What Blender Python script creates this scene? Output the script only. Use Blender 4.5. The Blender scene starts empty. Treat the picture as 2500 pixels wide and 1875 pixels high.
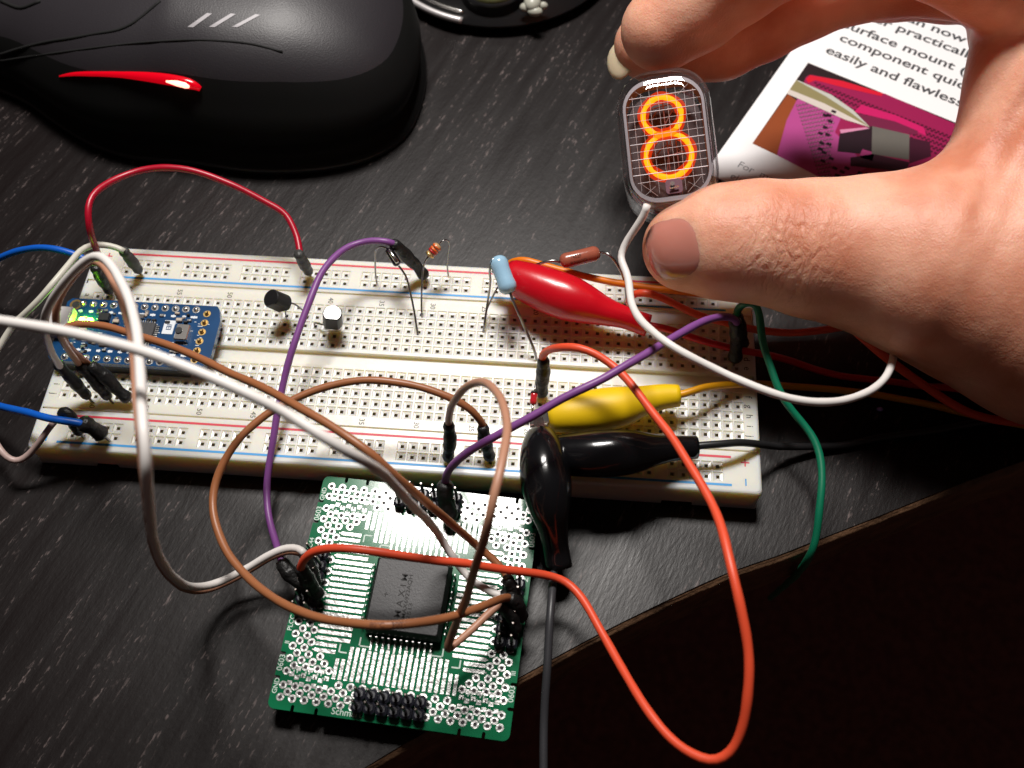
import bpy, math, random
import numpy as np
from mathutils import Vector, Matrix
from mathutils.bvhtree import BVHTree
random.seed(4); rng = np.random.default_rng(4)
S = 0.001                      # everything below is written in millimetres
scn = bpy.context.scene
COL = scn.collection

# ---------------------------------------------------------------- camera
CAM = np.array([37.704, -114.368, 208.249])
FW = np.array([-0.0504699, 0.48360256, -0.87383142]); RT = np.array([0.99694624, 0.07659973, -0.01518823])
DN = np.array([0.05959018, -0.8719295, -0.48599173]); FPX = 2374.52
def ray(u, v): return FW + RT*((u-1250)/FPX) + DN*((v-937.5)/FPX)
def at(u, v, z):               # where the sight line of a photo pixel meets the height z
    d = ray(u, v); return CAM + d*((z-CAM[2])/d[2])
def dep(u, v, t): return CAM + ray(u, v)*t
cam = bpy.data.cameras.new('camera'); camo = bpy.data.objects.new('camera', cam); COL.objects.link(camo)
cam.sensor_width = 36; cam.lens = 36*FPX/2500; cam.clip_start = 0.01; cam.clip_end = 10
camo.matrix_world = Matrix(((RT[0], -DN[0], -FW[0], CAM[0]*S), (RT[1], -DN[1], -FW[1], CAM[1]*S), (RT[2], -DN[2], -FW[2], CAM[2]*S), (0, 0, 0, 1)))
cam.dof.use_dof = True; cam.dof.focus_distance = 0.218; cam.dof.aperture_fstop = 19
scn.camera = camo
# ---------------------------------------------------------------- light
w = bpy.data.worlds.new('World'); scn.world = w; w.use_nodes = True
w.node_tree.nodes['Background'].inputs[0].default_value = (1.0, 0.66, 0.58, 1); w.node_tree.nodes['Background'].inputs[1].default_value = 0.024
def area(name, loc, tgt, sx, sy, power, color):
    l = bpy.data.lights.new(name, 'AREA'); l.shape = 'RECTANGLE'; l.size = sx*S; l.size_y = sy*S; l.energy = power; l.color = color
    o = bpy.data.objects.new(name, l); COL.objects.link(o); o.location = Vector(loc)*S
    o.rotation_euler = (Vector(tgt)-Vector(loc)).to_track_quat('-Z', 'Y').to_euler(); return o
area('desk_lamp_light', (-18, 215, 540), (10, 10, 0), 170, 100, 4.2, (1.0, 0.955, 0.91))
scn.view_settings.view_transform = 'Standard'; scn.view_settings.look = 'None'; scn.view_settings.exposure = 0; scn.view_settings.gamma = 1
scn.cycles.max_bounces = 10; scn.cycles.transmission_bounces = 8; scn.cycles.transparent_max_bounces = 12
scn.cycles.sample_clamp_indirect = 4; scn.cycles.caustics_refractive = False; scn.cycles.caustics_reflective = False
scn.cycles.use_denoising = True

# ---------------------------------------------------------------- materials
def mat(name, c, rough=0.5, metal=0.0, coat=0.0, sss=0.0, srad=(1, .4, .2), emit=None, es=0, spec=0.5, bump=None, var=0, trans=0, ior=1.5):
    m = bpy.data.materials.new(name); m.use_nodes = True; nt = m.node_tree; b = nt.nodes['Principled BSDF']
    b.inputs['Base Color'].default_value = (*c, 1); b.inputs['Roughness'].default_value = rough; b.inputs['Metallic'].default_value = metal
    b.inputs['Coat Weight'].default_value = coat; b.inputs['Coat Roughness'].default_value = 0.12
    b.inputs['Specular IOR Level'].default_value = spec; b.inputs['IOR'].default_value = ior
    if trans: b.inputs['Transmission Weight'].default_value = trans
    if sss:
        b.inputs['Subsurface Weight'].default_value = sss; b.inputs['Subsurface Radius'].default_value = srad; b.inputs['Subsurface Scale'].default_value = S*2
    if emit: b.inputs['Emission Color'].default_value = (*emit, 1); b.inputs['Emission Strength'].default_value = es
    if bump or var:
        tc = nt.nodes.new('ShaderNodeTexCoord'); n = nt.nodes.new('ShaderNodeTexNoise')
        n.inputs['Scale'].default_value = (bump[0] if bump else 300); n.inputs['Detail'].default_value = 4
        nt.links.new(tc.outputs['Object'], n.inputs['Vector'])
        if bump:
            bp = nt.nodes.new('ShaderNodeBump'); bp.inputs['Distance'].default_value = bump[1]*S; bp.inputs['Strength'].default_value = 1
            nt.links.new(n.outputs['Fac'], bp.inputs['Height']); nt.links.new(bp.outputs[0], b.inputs['Normal'])
        if var:
            r = nt.nodes.new('ShaderNodeMapRange'); r.inputs[1].default_value = .3; r.inputs[2].default_value = .7; r.inputs[3].default_value = 1-var; r.inputs[4].default_value = 1+var
            n2 = nt.nodes.new('ShaderNodeTexNoise'); n2.inputs['Scale'].default_value = 180; n2.inputs['Detail'].default_value = 5
            nt.links.new(tc.outputs['Object'], n2.inputs['Vector']); nt.links.new(n2.outputs['Fac'], r.inputs[0])
            mx = nt.nodes.new('ShaderNodeMix'); mx.data_type = 'RGBA'; mx.blend_type = 'MULTIPLY'; mx.inputs[0].default_value = 1; mx.inputs[6].default_value = (*c, 1)
            nt.links.new(r.outputs[0], mx.inputs[7]); nt.links.new(mx.outputs[2], b.inputs['Base Color'])
    return m

def desk_material():
    m = bpy.data.materials.new('dark_wood_grain'); m.use_nodes = True; nt = m.node_tree; b = nt.nodes['Principled BSDF']; N = nt.nodes.new; L = nt.links.new
    tc = N('ShaderNodeTexCoord'); mp = N('ShaderNodeMapping'); mp.inputs['Rotation'].default_value = (0, 0, math.radians(-68)); L(tc.outputs['Object'], mp.inputs[0])
    def stretched(sx, sy):
        q = N('ShaderNodeMapping'); q.inputs['Scale'].default_value = (sx, sy, 1); L(mp.outputs[0], q.inputs[0]); return q
    g = stretched(330, 1150)                     # pores: short grains, dashed along the streaks
    n1 = N('ShaderNodeTexNoise'); n1.inputs['Scale'].default_value = 1.0; n1.inputs['Detail'].default_value = 3; n1.inputs['Roughness'].default_value = .65; L(g.outputs[0], n1.inputs['Vector'])
    g2 = stretched(30, 300)
    n2 = N('ShaderNodeTexNoise'); n2.inputs['Scale'].default_value = 1.0; n2.inputs['Detail'].default_value = 3; L(g2.outputs[0], n2.inputs['Vector'])
    n3 = N('ShaderNodeTexNoise'); n3.inputs['Scale'].default_value = 900; n3.inputs['Detail'].default_value = 3; L(mp.outputs[0], n3.inputs['Vector'])
    m1 = N('ShaderNodeMapRange'); m1.inputs[1].default_value = .57; m1.inputs[2].default_value = .66; L(n1.outputs['Fac'], m1.inputs[0])
    m2 = N('ShaderNodeMapRange'); m2.inputs[1].default_value = .50; m2.inputs[2].default_value = .60; L(n2.outputs['Fac'], m2.inputs[0])
    mu = N('ShaderNodeMath'); mu.operation = 'MULTIPLY'; L(m1.outputs[0], mu.inputs[0]); L(m2.outputs[0], mu.inputs[1])
    cr = N('ShaderNodeMix'); cr.data_type = 'RGBA'; cr.inputs[6].default_value = (.0055, .0030, .0030, 1); cr.inputs[7].default_value = (.12, .092, .088, 1); L(mu.outputs[0], cr.inputs[0]); L(cr.outputs[2], b.inputs['Base Color'])
    ad = N('ShaderNodeMath'); ad.operation = 'MULTIPLY_ADD'; ad.inputs[1].default_value = .22; L(n3.outputs['Fac'], ad.inputs[0])
    a2 = N('ShaderNodeMath'); a2.operation = 'MULTIPLY'; a2.inputs[1].default_value = .8; L(n1.outputs['Fac'], a2.inputs[0]); L(a2.outputs[0], ad.inputs[2])
    bp = N('ShaderNodeBump'); bp.inputs['Distance'].default_value = .085*S; bp.inputs['Strength'].default_value = .7; L(ad.outputs[0], bp.inputs['Height']); L(bp.outputs[0], b.inputs['Normal'])
    rr = N('ShaderNodeMapRange'); rr.inputs[1].default_value = .3; rr.inputs[2].default_value = .7; rr.inputs[3].default_value = .34; rr.inputs[4].default_value = .44; L(n2.outputs['Fac'], rr.inputs[0]); L(rr.outputs[0], b.inputs['Roughness'])
    b.inputs['Specular IOR Level'].default_value = .36
    return m

def skin_material():
    m = bpy.data.materials.new('skin'); m.use_nodes = True; nt = m.node_tree; b = nt.nodes['Principled BSDF']; N = nt.nodes.new; L = nt.links.new
    tc = N('ShaderNodeTexCoord')
    n = N('ShaderNodeTexNoise'); n.inputs['Scale'].default_value = 60; n.inputs['Detail'].default_value = 5; L(tc.outputs['Object'], n.inputs['Vector'])
    cr = N('ShaderNodeMix'); cr.data_type = 'RGBA'; cr.inputs[6].default_value = (.64, .240, .140, 1); cr.inputs[7].default_value = (.86, .46, .32, 1)
    r = N('ShaderNodeMapRange'); r.inputs[1].default_value = .35; r.inputs[2].default_value = .65; L(n.outputs['Fac'], r.inputs[0]); L(r.outputs[0], cr.inputs[0]); L(cr.outputs[2], b.inputs['Base Color'])
    v = N('ShaderNodeTexVoronoi'); v.inputs['Scale'].default_value = 1500; v.feature = 'DISTANCE_TO_EDGE'
    w1 = N('ShaderNodeMix'); w1.data_type = 'VECTOR'; w1.inputs[0].default_value = .012; L(tc.outputs['Object'], w1.inputs[4]); L(n.outputs['Color'], w1.inputs[5])
    L(tc.outputs['Object'], v.inputs['Vector'])
    n2 = N('ShaderNodeTexNoise'); n2.inputs['Scale'].default_value = 420; n2.inputs['Detail'].default_value = 6; n2.inputs['Roughness'].default_value = .6; L(tc.outputs['Object'], n2.inputs['Vector'])
    # creases round the thumb joint
    kn = (dep(1925, 605, 200)-dep(2700, 700, 215)*np.array([1, 1, 0]))*S   # relative to the hand's own origin
    sub = N('ShaderNodeVectorMath'); sub.operation = 'SUBTRACT'; sub.inputs[1].default_value = tuple(kn); L(tc.outputs['Object'], sub.inputs[0])
    ln = N('ShaderNodeVectorMath'); ln.operation = 'LENGTH'; L(sub.outputs[0], ln.inputs[0])
    mk = N('ShaderNodeMapRange'); mk.inputs[1].default_value = 2*S; mk.inputs[2].default_value = 15*S; mk.inputs[3].default_value = 1; mk.inputs[4].default_value = 0; L(ln.outputs['Value'], mk.inputs[0])
    cm = N('ShaderNodeMapping'); cm.inputs['Rotation'].default_value = (0, 0, math.radians(8)); cm.inputs['Scale'].default_value = (460, 230, 230); L(tc.outputs['Object'], cm.inputs[0])
    cn = N('ShaderNodeTexNoise'); cn.inputs['Scale'].default_value = 1; cn.inputs['Detail'].default_value = 3; cn.inputs['Distortion'].default_value = 1.3; L(cm.outputs[0], cn.inputs['Vector'])
    cmul = N('ShaderNodeMath'); cmul.operation = 'MULTIPLY'; L(cn.outputs['Fac'], cmul.inputs[0]); L(mk.outputs[0], cmul.inputs[1])
    bp = N('ShaderNodeBump'); bp.inputs['Distance'].default_value = .42*S; bp.inputs['Strength'].default_value = .55; L(n2.outputs['Fac'], bp.inputs['Height'])
    b2 = N('ShaderNodeBump'); b2.inputs['Distance'].default_value = 1.15*S; b2.inputs['Strength'].default_value = .85; L(cmul.outputs[0], b2.inputs['Height']); L(bp.outputs[0], b2.inputs['Normal'])
    b3 = N('ShaderNodeBump'); b3.inputs['Distance'].default_value = .16*S; b3.inputs['Strength'].default_value = .5; L(v.outputs['Distance'], b3.inputs['Height']); L(b2.outputs[0], b3.inputs['Normal']); L(b3.outputs[0], b.inputs['Normal'])
    b.inputs['Roughness'].default_value = .48; b.inputs['Subsurface Weight'].default_value = .55; b.inputs['Subsurface Radius'].default_value = (3.2, 1.0, .45); b.inputs['Subsurface Scale'].default_value = S*1.9
    b.inputs['Specular IOR Level'].default_value = .45
    return m

M = dict(
 desk=desk_material(), skin=skin_material(),
 edge=mat('worn_edge', (.16, .085, .045), .55, bump=(900, .3), var=.5), floor=mat('dark_floor', (.16, .05, .04), .8, var=.4),
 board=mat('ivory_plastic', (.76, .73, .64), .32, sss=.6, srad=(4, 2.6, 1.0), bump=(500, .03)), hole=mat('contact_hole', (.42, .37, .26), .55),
 foam=mat('tan_foam', (.38, .24, .08), .8), redp=mat('red_print', (.62, .02, .05), .5), bluep=mat('blue_print', (.03, .30, .68), .5), blackp=mat('black_print', (.02, .02, .02), .6),
 pcb=mat('green_solder_mask', (.006, .15, .062), .13, coat=0, var=.12), tin=mat('tinned_pad', (.42, .42, .41), .32, metal=1, bump=(1100, .10), var=.3), tind=mat('pad_hole', (.012, .012, .012), .6),
 solder=mat('shiny_solder', (.80, .80, .78), .25, metal=1), silk=mat('silkscreen', (.60, .74, .66), .5), ceramic_w=mat('worn_silver_plastic', (.45, .45, .38), .35), flux=mat('flux_stain', (.20, .14, .06), .35), bpcb=mat('blue_solder_mask', (.004, .05, .15), .25, coat=.5, var=.15), white=mat('white_print', (.72, .76, .80), .5),
 chip=mat('chip_epoxy', (.032, .031, .034), .5, bump=(2500, .05)), chipd=mat('chip_side', (.012, .012, .013), .5), chiptext=mat('chip_engraving', (.012, .011, .011), .7),
 blk=mat('black_plastic', (.012, .012, .013), .38), blkg=mat('glossy_black_plastic', (.014, .014, .015), .27, coat=.3), hdr=mat('header_plastic', (.018, .019, .028), .35), shrink=mat('heat_shrink', (.010, .010, .010), .42, bump=(700, .5)), shrinkg=mat('grey_heat_shrink', (.045, .045, .043), .5, bump=(700, .4)),
 boot_k=mat('black_vinyl', (.005, .005, .006), .17, coat=.15, bump=(160, .10)), boot_r=mat('red_vinyl', (.58, .004, .014), .28, coat=.15, sss=.1, bump=(160, .12)), boot_y=mat('yellow_vinyl', (.86, .56, .003), .5, bump=(160, .12)),
 metal=mat('nickel', (.75, .73, .70), .22, metal=1), lead=mat('wire_lead', (.34, .33, .32), .3, metal=1), gold=mat('gold', (.85, .58, .22), .28, metal=1), steel=mat('dark_steel', (.25, .22, .2), .3, metal=1),
 w_red=mat('red_wire', (.42, .004, .022), .35), w_blue=mat('blue_wire', (.003, .10, .52), .38), w_white=mat('white_wire', (.84, .80, .77), .42), w_cream=mat('cream_wire', (.62, .60, .52), .42),
 w_brown=mat('brown_wire', (.34, .125, .05), .40), w_tan=mat('tan_wire', (.50, .25, .16), .42), w_dbrown=mat('dark_brown_wire', (.22, .085, .06), .40), w_mauve=mat('mauve_wire', (.50, .36, .33), .42), w_purple=mat('purple_wire', (.22, .07, .27), .42), w_orange=mat('coral_wire', (.80, .085, .032), .42),
 w_green=mat('green_wire', (.002, .17, .085), .42), w_or2=mat('orange_wire', (.80, .20, .005), .40), w_yel=mat('amber_wire', (.72, .32, .004), .42), w_blk=mat('black_wire', (.016, .016, .017), .38), w_grey=mat('charcoal_wire', (.04, .04, .045), .4), w_ccol=mat('clip_red_wire', (.6, .006, .012), .36), wprint=mat('wire_print', (.10, .03, .015), .6),
 res_b=mat('pale_blue_enamel', (.34, .56, .74), .18, coat=.5), res_br=mat('brown_enamel', (.36, .10, .06), .25, coat=.4), res_tan=mat('tan_enamel', (.55, .33, .16), .25, coat=.4), band_o=mat('orange_band', (.75, .12, .02), .3), band_r=mat('red_band', (.5, .02, .02), .3), band_g=mat('gold_band', (.75, .5, .2), .3, metal=.8),
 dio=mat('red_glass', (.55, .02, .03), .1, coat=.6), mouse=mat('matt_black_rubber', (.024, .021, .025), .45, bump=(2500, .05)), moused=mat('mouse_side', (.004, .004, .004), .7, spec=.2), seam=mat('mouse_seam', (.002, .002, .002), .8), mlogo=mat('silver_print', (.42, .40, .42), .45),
 mlight=mat('red_light_strip', (.35, .0, .006), .18, coat=.4, emit=(1, .0, .012), es=.5), mhot=mat('red_light_source', (1, .5, .4), .3, emit=(1, .36, .26), es=3.0),
 nail=mat('fingernail', (.56, .22, .17), .2, coat=.6, sss=.4, srad=(2, .8, .5)), nailp=mat('pale_fingernail', (.70, .58, .40), .35, sss=.3),
 olive=mat('olive_plastic', (.16, .17, .07), .3), paper=mat('glossy_paper', (.93, .92, .93), .3), ink=mat('paper_ink', (.05, .05, .055), .5), inkg=mat('paper_grey_ink', (.30, .30, .32), .5),
 led=mat('lit_green_led', (.3, 1, .0), .3, emit=(.30, 1, .02), es=110), usb=mat('usb_shell', (.80, .76, .76), .35, metal=.6), tan=mat('ceramic_cap', (.50, .42, .34), .4), ceramic=mat('black_ceramic', (.03, .008, .006), .5), anode=mat('anode_frame', (.27, .25, .26), .45, metal=.3), mauve=mat('mauve_ceramic', (.22, .09, .12), .4), dim=mat('unlit_cathode', (.22, .10, .09), .4, metal=.7),
 glow=mat('lit_cathode', (1, .4, .02), .5, emit=(1, .33, .003), es=3.8), tubebase=mat('tube_base_glass', (.28, .27, .26), .15, coat=.5),
)
def glass_mat():               # clear glass walls: a clear layer and a Fresnel reflection
    m = bpy.data.materials.new('clear_glass'); m.use_nodes = True; nt = m.node_tree; nt.nodes.remove(nt.nodes['Principled BSDF']); o = nt.nodes['Material Output']
    t = nt.nodes.new('ShaderNodeBsdfTransparent'); t.inputs[0].default_value = (.95, .94, .95, 1); g = nt.nodes.new('ShaderNodeBsdfGlossy'); g.inputs['Roughness'].default_value = .03; g.inputs[0].default_value = (1, 1, 1, 1)
    lw = nt.nodes.new('ShaderNodeLayerWeight'); pw = nt.nodes.new('ShaderNodeMath'); pw.operation = 'POWER'; pw.inputs[1].default_value = 4; nt.links.new(lw.outputs['Facing'], pw.inputs[0]); f = nt.nodes.new('ShaderNodeMath'); f.operation = 'MULTIPLY_ADD'; f.inputs[1].default_value = .9; f.inputs[2].default_value = .045; nt.links.new(pw.outputs[0], f.inputs[0]); lw.inputs[0].default_value = .5; a = nt.nodes.new('ShaderNodeMixShader')
    nt.links.new(f.outputs[0], a.inputs[0]); nt.links.new(t.outputs[0], a.inputs[1]); nt.links.new(g.outputs[0], a.inputs[2]); nt.links.new(a.outputs[0], o.inputs[0]); return m
M['glass'] = glass_mat()
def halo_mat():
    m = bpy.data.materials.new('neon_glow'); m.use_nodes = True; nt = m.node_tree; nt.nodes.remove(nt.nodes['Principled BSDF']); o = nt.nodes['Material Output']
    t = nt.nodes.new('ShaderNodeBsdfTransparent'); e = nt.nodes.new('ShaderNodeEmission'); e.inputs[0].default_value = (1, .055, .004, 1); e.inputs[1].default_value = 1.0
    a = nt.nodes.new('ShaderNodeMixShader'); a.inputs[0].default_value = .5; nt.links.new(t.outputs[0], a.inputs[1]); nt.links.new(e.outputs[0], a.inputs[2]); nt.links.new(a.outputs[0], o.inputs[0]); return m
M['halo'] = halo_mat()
PM = {}
def pm(c):                     # printed ink colours
    if c not in PM: PM[c] = mat('printed_ink', tuple(min(.9, q*1.05) for q in c), .35)
    return PM[c]

# ---------------------------------------------------------------- object helpers
ORG = {}
def link(o, parent):
    COL.objects.link(o)
    if parent: o.parent = parent
def thing(name, label, cat, loc, group=None):
    o = bpy.data.objects.new(name, None); o.empty_display_size = .005; o.location = Vector(loc)*S; link(o, None); ORG[o] = np.array(loc, float)
    o['label'] = label; o['category'] = cat
    if group: o['group'] = group
    return o
def org(o):
    while o.parent: o = o.parent
    return ORG.get(o, np.zeros(3))
class MB:
    def __init__(s): s.v = []; s.f = []; s.m = []; s.n = 0
    def add(s, V, F, mi=0):
        V = np.asarray(V, float).reshape(-1, 3); s.v.append(V); k = s.n
        s.f += [tuple(int(i)+k for i in f) for f in F]; s.m += [mi]*len(F); s.n += len(V); return s
    def build(s, name, mats, parent=None, smooth=False, label=None):
        V = np.concatenate(s.v); o0 = org(parent) if parent else np.zeros(3)
        me = bpy.data.meshes.new(name); me.from_pydata(((V-o0)*S).tolist(), [], s.f)
        for m in (mats if isinstance(mats, (list, tuple)) else [mats]): me.materials.append(m)
        me.polygons.foreach_set('material_index', s.m)
        if smooth: me.polygons.foreach_set('use_smooth', [True]*len(s.f))
        me.update(); o = bpy.data.objects.new(name, me); link(o, parent)
        if label: o['label'] = label
        return o
    def box(s, c, d, mi=0, R=None, bev=0):
        c = np.array(c, float); h = np.array(d, float)/2
        if bev:
            b = bev; pts = []
            for z in (-1, 1):
                for (ix, iz) in ((0, 1), (1, 0)) if z < 0 else ((1, 0), (0, 1)):
                    pass
            # chamfered box: three rings
            rings = [(-h[2], 0), (h[2]-b, 0), (h[2], b)]; V = []
            for z, ins in rings:
                x, y = h[0]-ins, h[1]-ins; k = min(b, x*.5, y*.5)
                V += [(x-k, -y, z), (x, -y+k, z), (x, y-k, z), (x-k, y, z), (-x+k, y, z), (-x, y-k, z), (-x, -y+k, z), (-x+k, -y, z)]
            F = [tuple(range(7, -1, -1)), tuple(range(16, 24))]
            for r in (0, 8):
                for i in range(8): F.append((r+i, r+(i+1) % 8, r+8+(i+1) % 8, r+8+i))
            V = np.array(V)
        else:
            V = np.array([(x, y, z) for x in (-h[0], h[0]) for y in (-h[1], h[1]) for z in (-h[2], h[2])])
            F = [(0, 1, 3, 2), (4, 6, 7, 5), (0, 4, 5, 1), (2, 3, 7, 6), (0, 2, 6, 4), (1, 5, 7, 3)]
        if R is not None: V = V @ np.array(R).T
        return s.add(V+c, F, mi)
    def tube(s, P, r, n=10, mi=0, cap=True, closed=False):
        P = np.asarray(P, float); k = len(P); r = np.broadcast_to(np.asarray(r, float), (k,)) if np.ndim(r) <= 1 else r
        U, W, T = frames(P, closed); a = np.arange(n)*2*math.pi/n
        V = P[:, None]+r[:, None, None]*(U[:, None]*np.cos(a)[None, :, None]+W[:, None]*np.sin(a)[None, :, None]); F = []
        for i in range(k if closed else k-1):
            j = (i+1) % k
            for q in range(n): F.append((i*n+q, i*n+(q+1) % n, j*n+(q+1) % n, j*n+q))
        V = V.reshape(-1, 3)
        if cap and not closed: F += [tuple(range(n-1, -1, -1)), tuple((k-1)*n+q for q in range(n))]
        return s.add(V, F, mi)
    def cyl(s, a, b, r, n=12, mi=0): return s.tube([a, b], r, n, mi)
    def poly(s, P, z0, z1, mi=0):
        n = len(P); V = [(p[0], p[1], z0) for p in P]+[(p[0], p[1], z1) for p in P]
        return s.add(V, [tuple(range(n-1, -1, -1)), tuple(range(n, 2*n))]+[(i, (i+1) % n, n+(i+1) % n, n+i) for i in range(n)], mi)
    def sph(s, c, r, n=12, mi=0, R=None):
        V = []; F = []; m = n//2
        for i in range(m+1):
            t = math.pi*i/m
            for j in range(n): V.append((math.sin(t)*math.cos(2*math.pi*j/n), math.sin(t)*math.sin(2*math.pi*j/n), math.cos(t)))
        for i in range(m):
            for j in range(n): F.append((i*n+j, (i+1)*n+j, (i+1)*n+(j+1) % n, i*n+(j+1) % n))
        V = np.array(V)*np.array(r)
        if R is not None: V = V @ np.array(R).T
        return s.add(V+np.array(c), F, mi)
def unit(v): return v/(np.linalg.norm(v, axis=-1, keepdims=True)+1e-12)
def frames(P, closed=False):
    T = np.roll(P, -1, 0)-np.roll(P, 1, 0)
    if not closed: T[0] = P[1]-P[0]; T[-1] = P[-1]-P[-2]
    T = unit(T); u = np.cross(T[0], (0, 0, 1.0))
    if np.linalg.norm(u) < .1: u = np.cross(T[0], (0, 1.0, 0))
    u = unit(u); U = [u]
    for t in T[1:]: u = unit(u-t*np.dot(u, t)); U.append(u)
    U = np.array(U); return U, np.cross(T, U), T
def crom(P, step=1.2, closed=False):
    P = np.asarray(P, float); n = len(P); out = []
    if n == 2 and not closed: return P
    g = lambda i: P[i % n] if closed else (P[i] if 0 <= i < n else (2*P[0]-P[1] if i < 0 else 2*P[-1]-P[-2]))
    for i in range(n if closed else n-1):
        a, b, c, d = g(i-1), g(i), g(i+1), g(i+2); L = np.linalg.norm(c-b); m = max(2, int(L/step))
        k = .5; t0 = 0; t1 = t0+max(np.linalg.norm(b-a), 1e-3)**k; t2 = t1+max(L, 1e-3)**k; t3 = t2+max(np.linalg.norm(d-c), 1e-3)**k
        t = np.linspace(t1, t2, m, endpoint=False)[:, None]
        A1 = (t1-t)/(t1-t0)*a+(t-t0)/(t1-t0)*b; A2 = (t2-t)/(t2-t1)*b+(t-t1)/(t2-t1)*c; A3 = (t3-t)/(t3-t2)*c+(t-t2)/(t3-t2)*d
        B1 = (t2-t)/(t2-t0)*A1+(t-t0)/(t2-t0)*A2; B2 = (t3-t)/(t3-t1)*A2+(t-t1)/(t3-t1)*A3; out.append((t2-t)/(t2-t1)*B1+(t-t1)/(t2-t1)*B2)
    if not closed: out.append(P[-1:])
    return np.concatenate(out)
def path(pts):
    """(u, v) or (u, v, z) pixel points; missing heights are filled in along the way"""
    uv = np.array([p[:2] for p in pts], float); s = np.r_[0, np.cumsum(np.linalg.norm(np.diff(uv, axis=0), axis=1))]
    ks = [i for i, p in enumerate(pts) if len(p) > 2]; zs = np.array([pts[i][2] for i in ks], float); sk = s[ks]
    sl = np.gradient(zs, sk) if len(ks) > 2 else np.full(len(ks), (zs[-1]-zs[0])/(sk[-1]-sk[0]))
    z = []
    for x in s:
        i = min(max(np.searchsorted(sk, x)-1, 0), len(sk)-2); h = sk[i+1]-sk[i]; t = (x-sk[i])/h
        z.append((2*t**3-3*t*t+1)*zs[i]+(t**3-2*t*t+t)*h*sl[i]*.8+(-2*t**3+3*t*t)*zs[i+1]+(t**3-t*t)*h*sl[i+1]*.8)
    return np.array([at(u, v, q) for (u, v), q in zip(uv, z)])
def smoothpath(P, it=2):
    for _ in range(it): P = np.concatenate([P[:1], (P[:-2]+2*P[1:-1]+P[2:])/4, P[-1:]])
    return P
def text(name, s, size, origin, ang, m, parent, z=0, align='LEFT', bold=0, flip=None, valign='BOTTOM_BASELINE'):
    c = bpy.data.curves.new('t', 'FONT'); c.body = s; c.size = size; c.align_x = align; c.align_y = valign; c.resolution_u = 3; c.offset = bold
    o = bpy.data.objects.new('t', c); COL.objects.link(o); dg = bpy.context.evaluated_depsgraph_get(); me = bpy.data.meshes.new_from_object(o.evaluated_get(dg))
    V = np.array([v.co[:] for v in me.vertices]); F = [tuple(p.vertices) for p in me.polygons]
    bpy.data.objects.remove(o); bpy.data.curves.remove(c); bpy.data.meshes.remove(me)
    if flip is not None: W = flip(V)
    else:
        a = math.radians(ang); W = np.stack([origin[0]+V[:, 0]*math.cos(a)-V[:, 1]*math.sin(a), origin[1]+V[:, 0]*math.sin(a)+V[:, 1]*math.cos(a), np.full(len(V), z)], 1)
    if name is None: return W, F
    return MB().add(W, F).build(name, m, parent)

# ---------------------------------------------------------------- desk and floor
edge_px = [(700, 2010), (800, 1945), (940, 1858), (1027, 1806), (1270, 1666), (1485, 1549), (1785, 1407), (1896, 1369), (1977, 1337), (2116, 1283), (2350, 1190), (2600, 1100)]
EP = crom([at(*p, 0) for p in edge_px], 4)
a0, a1 = EP[0]+(EP[0]-EP[12])/np.linalg.norm(EP[0]-EP[12])*160, EP[-1]+(EP[-1]-EP[-12])/np.linalg.norm(EP[-1]-EP[-12])*150
EPX = np.concatenate([[a0], EP, [a1]])
def inset(d):                  # edge line moved into the desk by d
    T = unit(np.gradient(EPX, axis=0)); Nn = np.stack([-T[:, 1], T[:, 0], T[:, 2]*0], 1); return EPX+Nn*d
top = inset(1.0)
desk_outline = [tuple(p[:2]) for p in top]+[(420, 420), (-420, 420), (-420, -330)]
b = MB(); b.poly(desk_outline, -22, 0); desk = b.build('desk', M['desk']); desk['kind'] = 'structure'
b = MB(); prof = [(1.0, -.35), (.75, -.45), (.55, -.9), (.1, -1.1), (-.25, -1.7), (-.3, -3), (0, -20), (1.0, -21)]
R_ = [inset(d)+np.array([0, 0, z]) for d, z in prof]
for r_ in R_: r_ += rng.normal(0, .06, r_.shape)
k = len(EPX); V = np.concatenate(R_); F = [(r*k+i, (r+1)*k+i, (r+1)*k+i+1, r*k+i+1) for r in range(len(prof)-1) for i in range(k-1)]
b.add(V, F); e_ = b.build('worn_desk_edge', M['edge'], desk, smooth=True)
b = MB(); b.box((0, 0, -725), (3000, 3000, 10)); fl = b.build('floor', M['floor']); fl['kind'] = 'structure'

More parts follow.
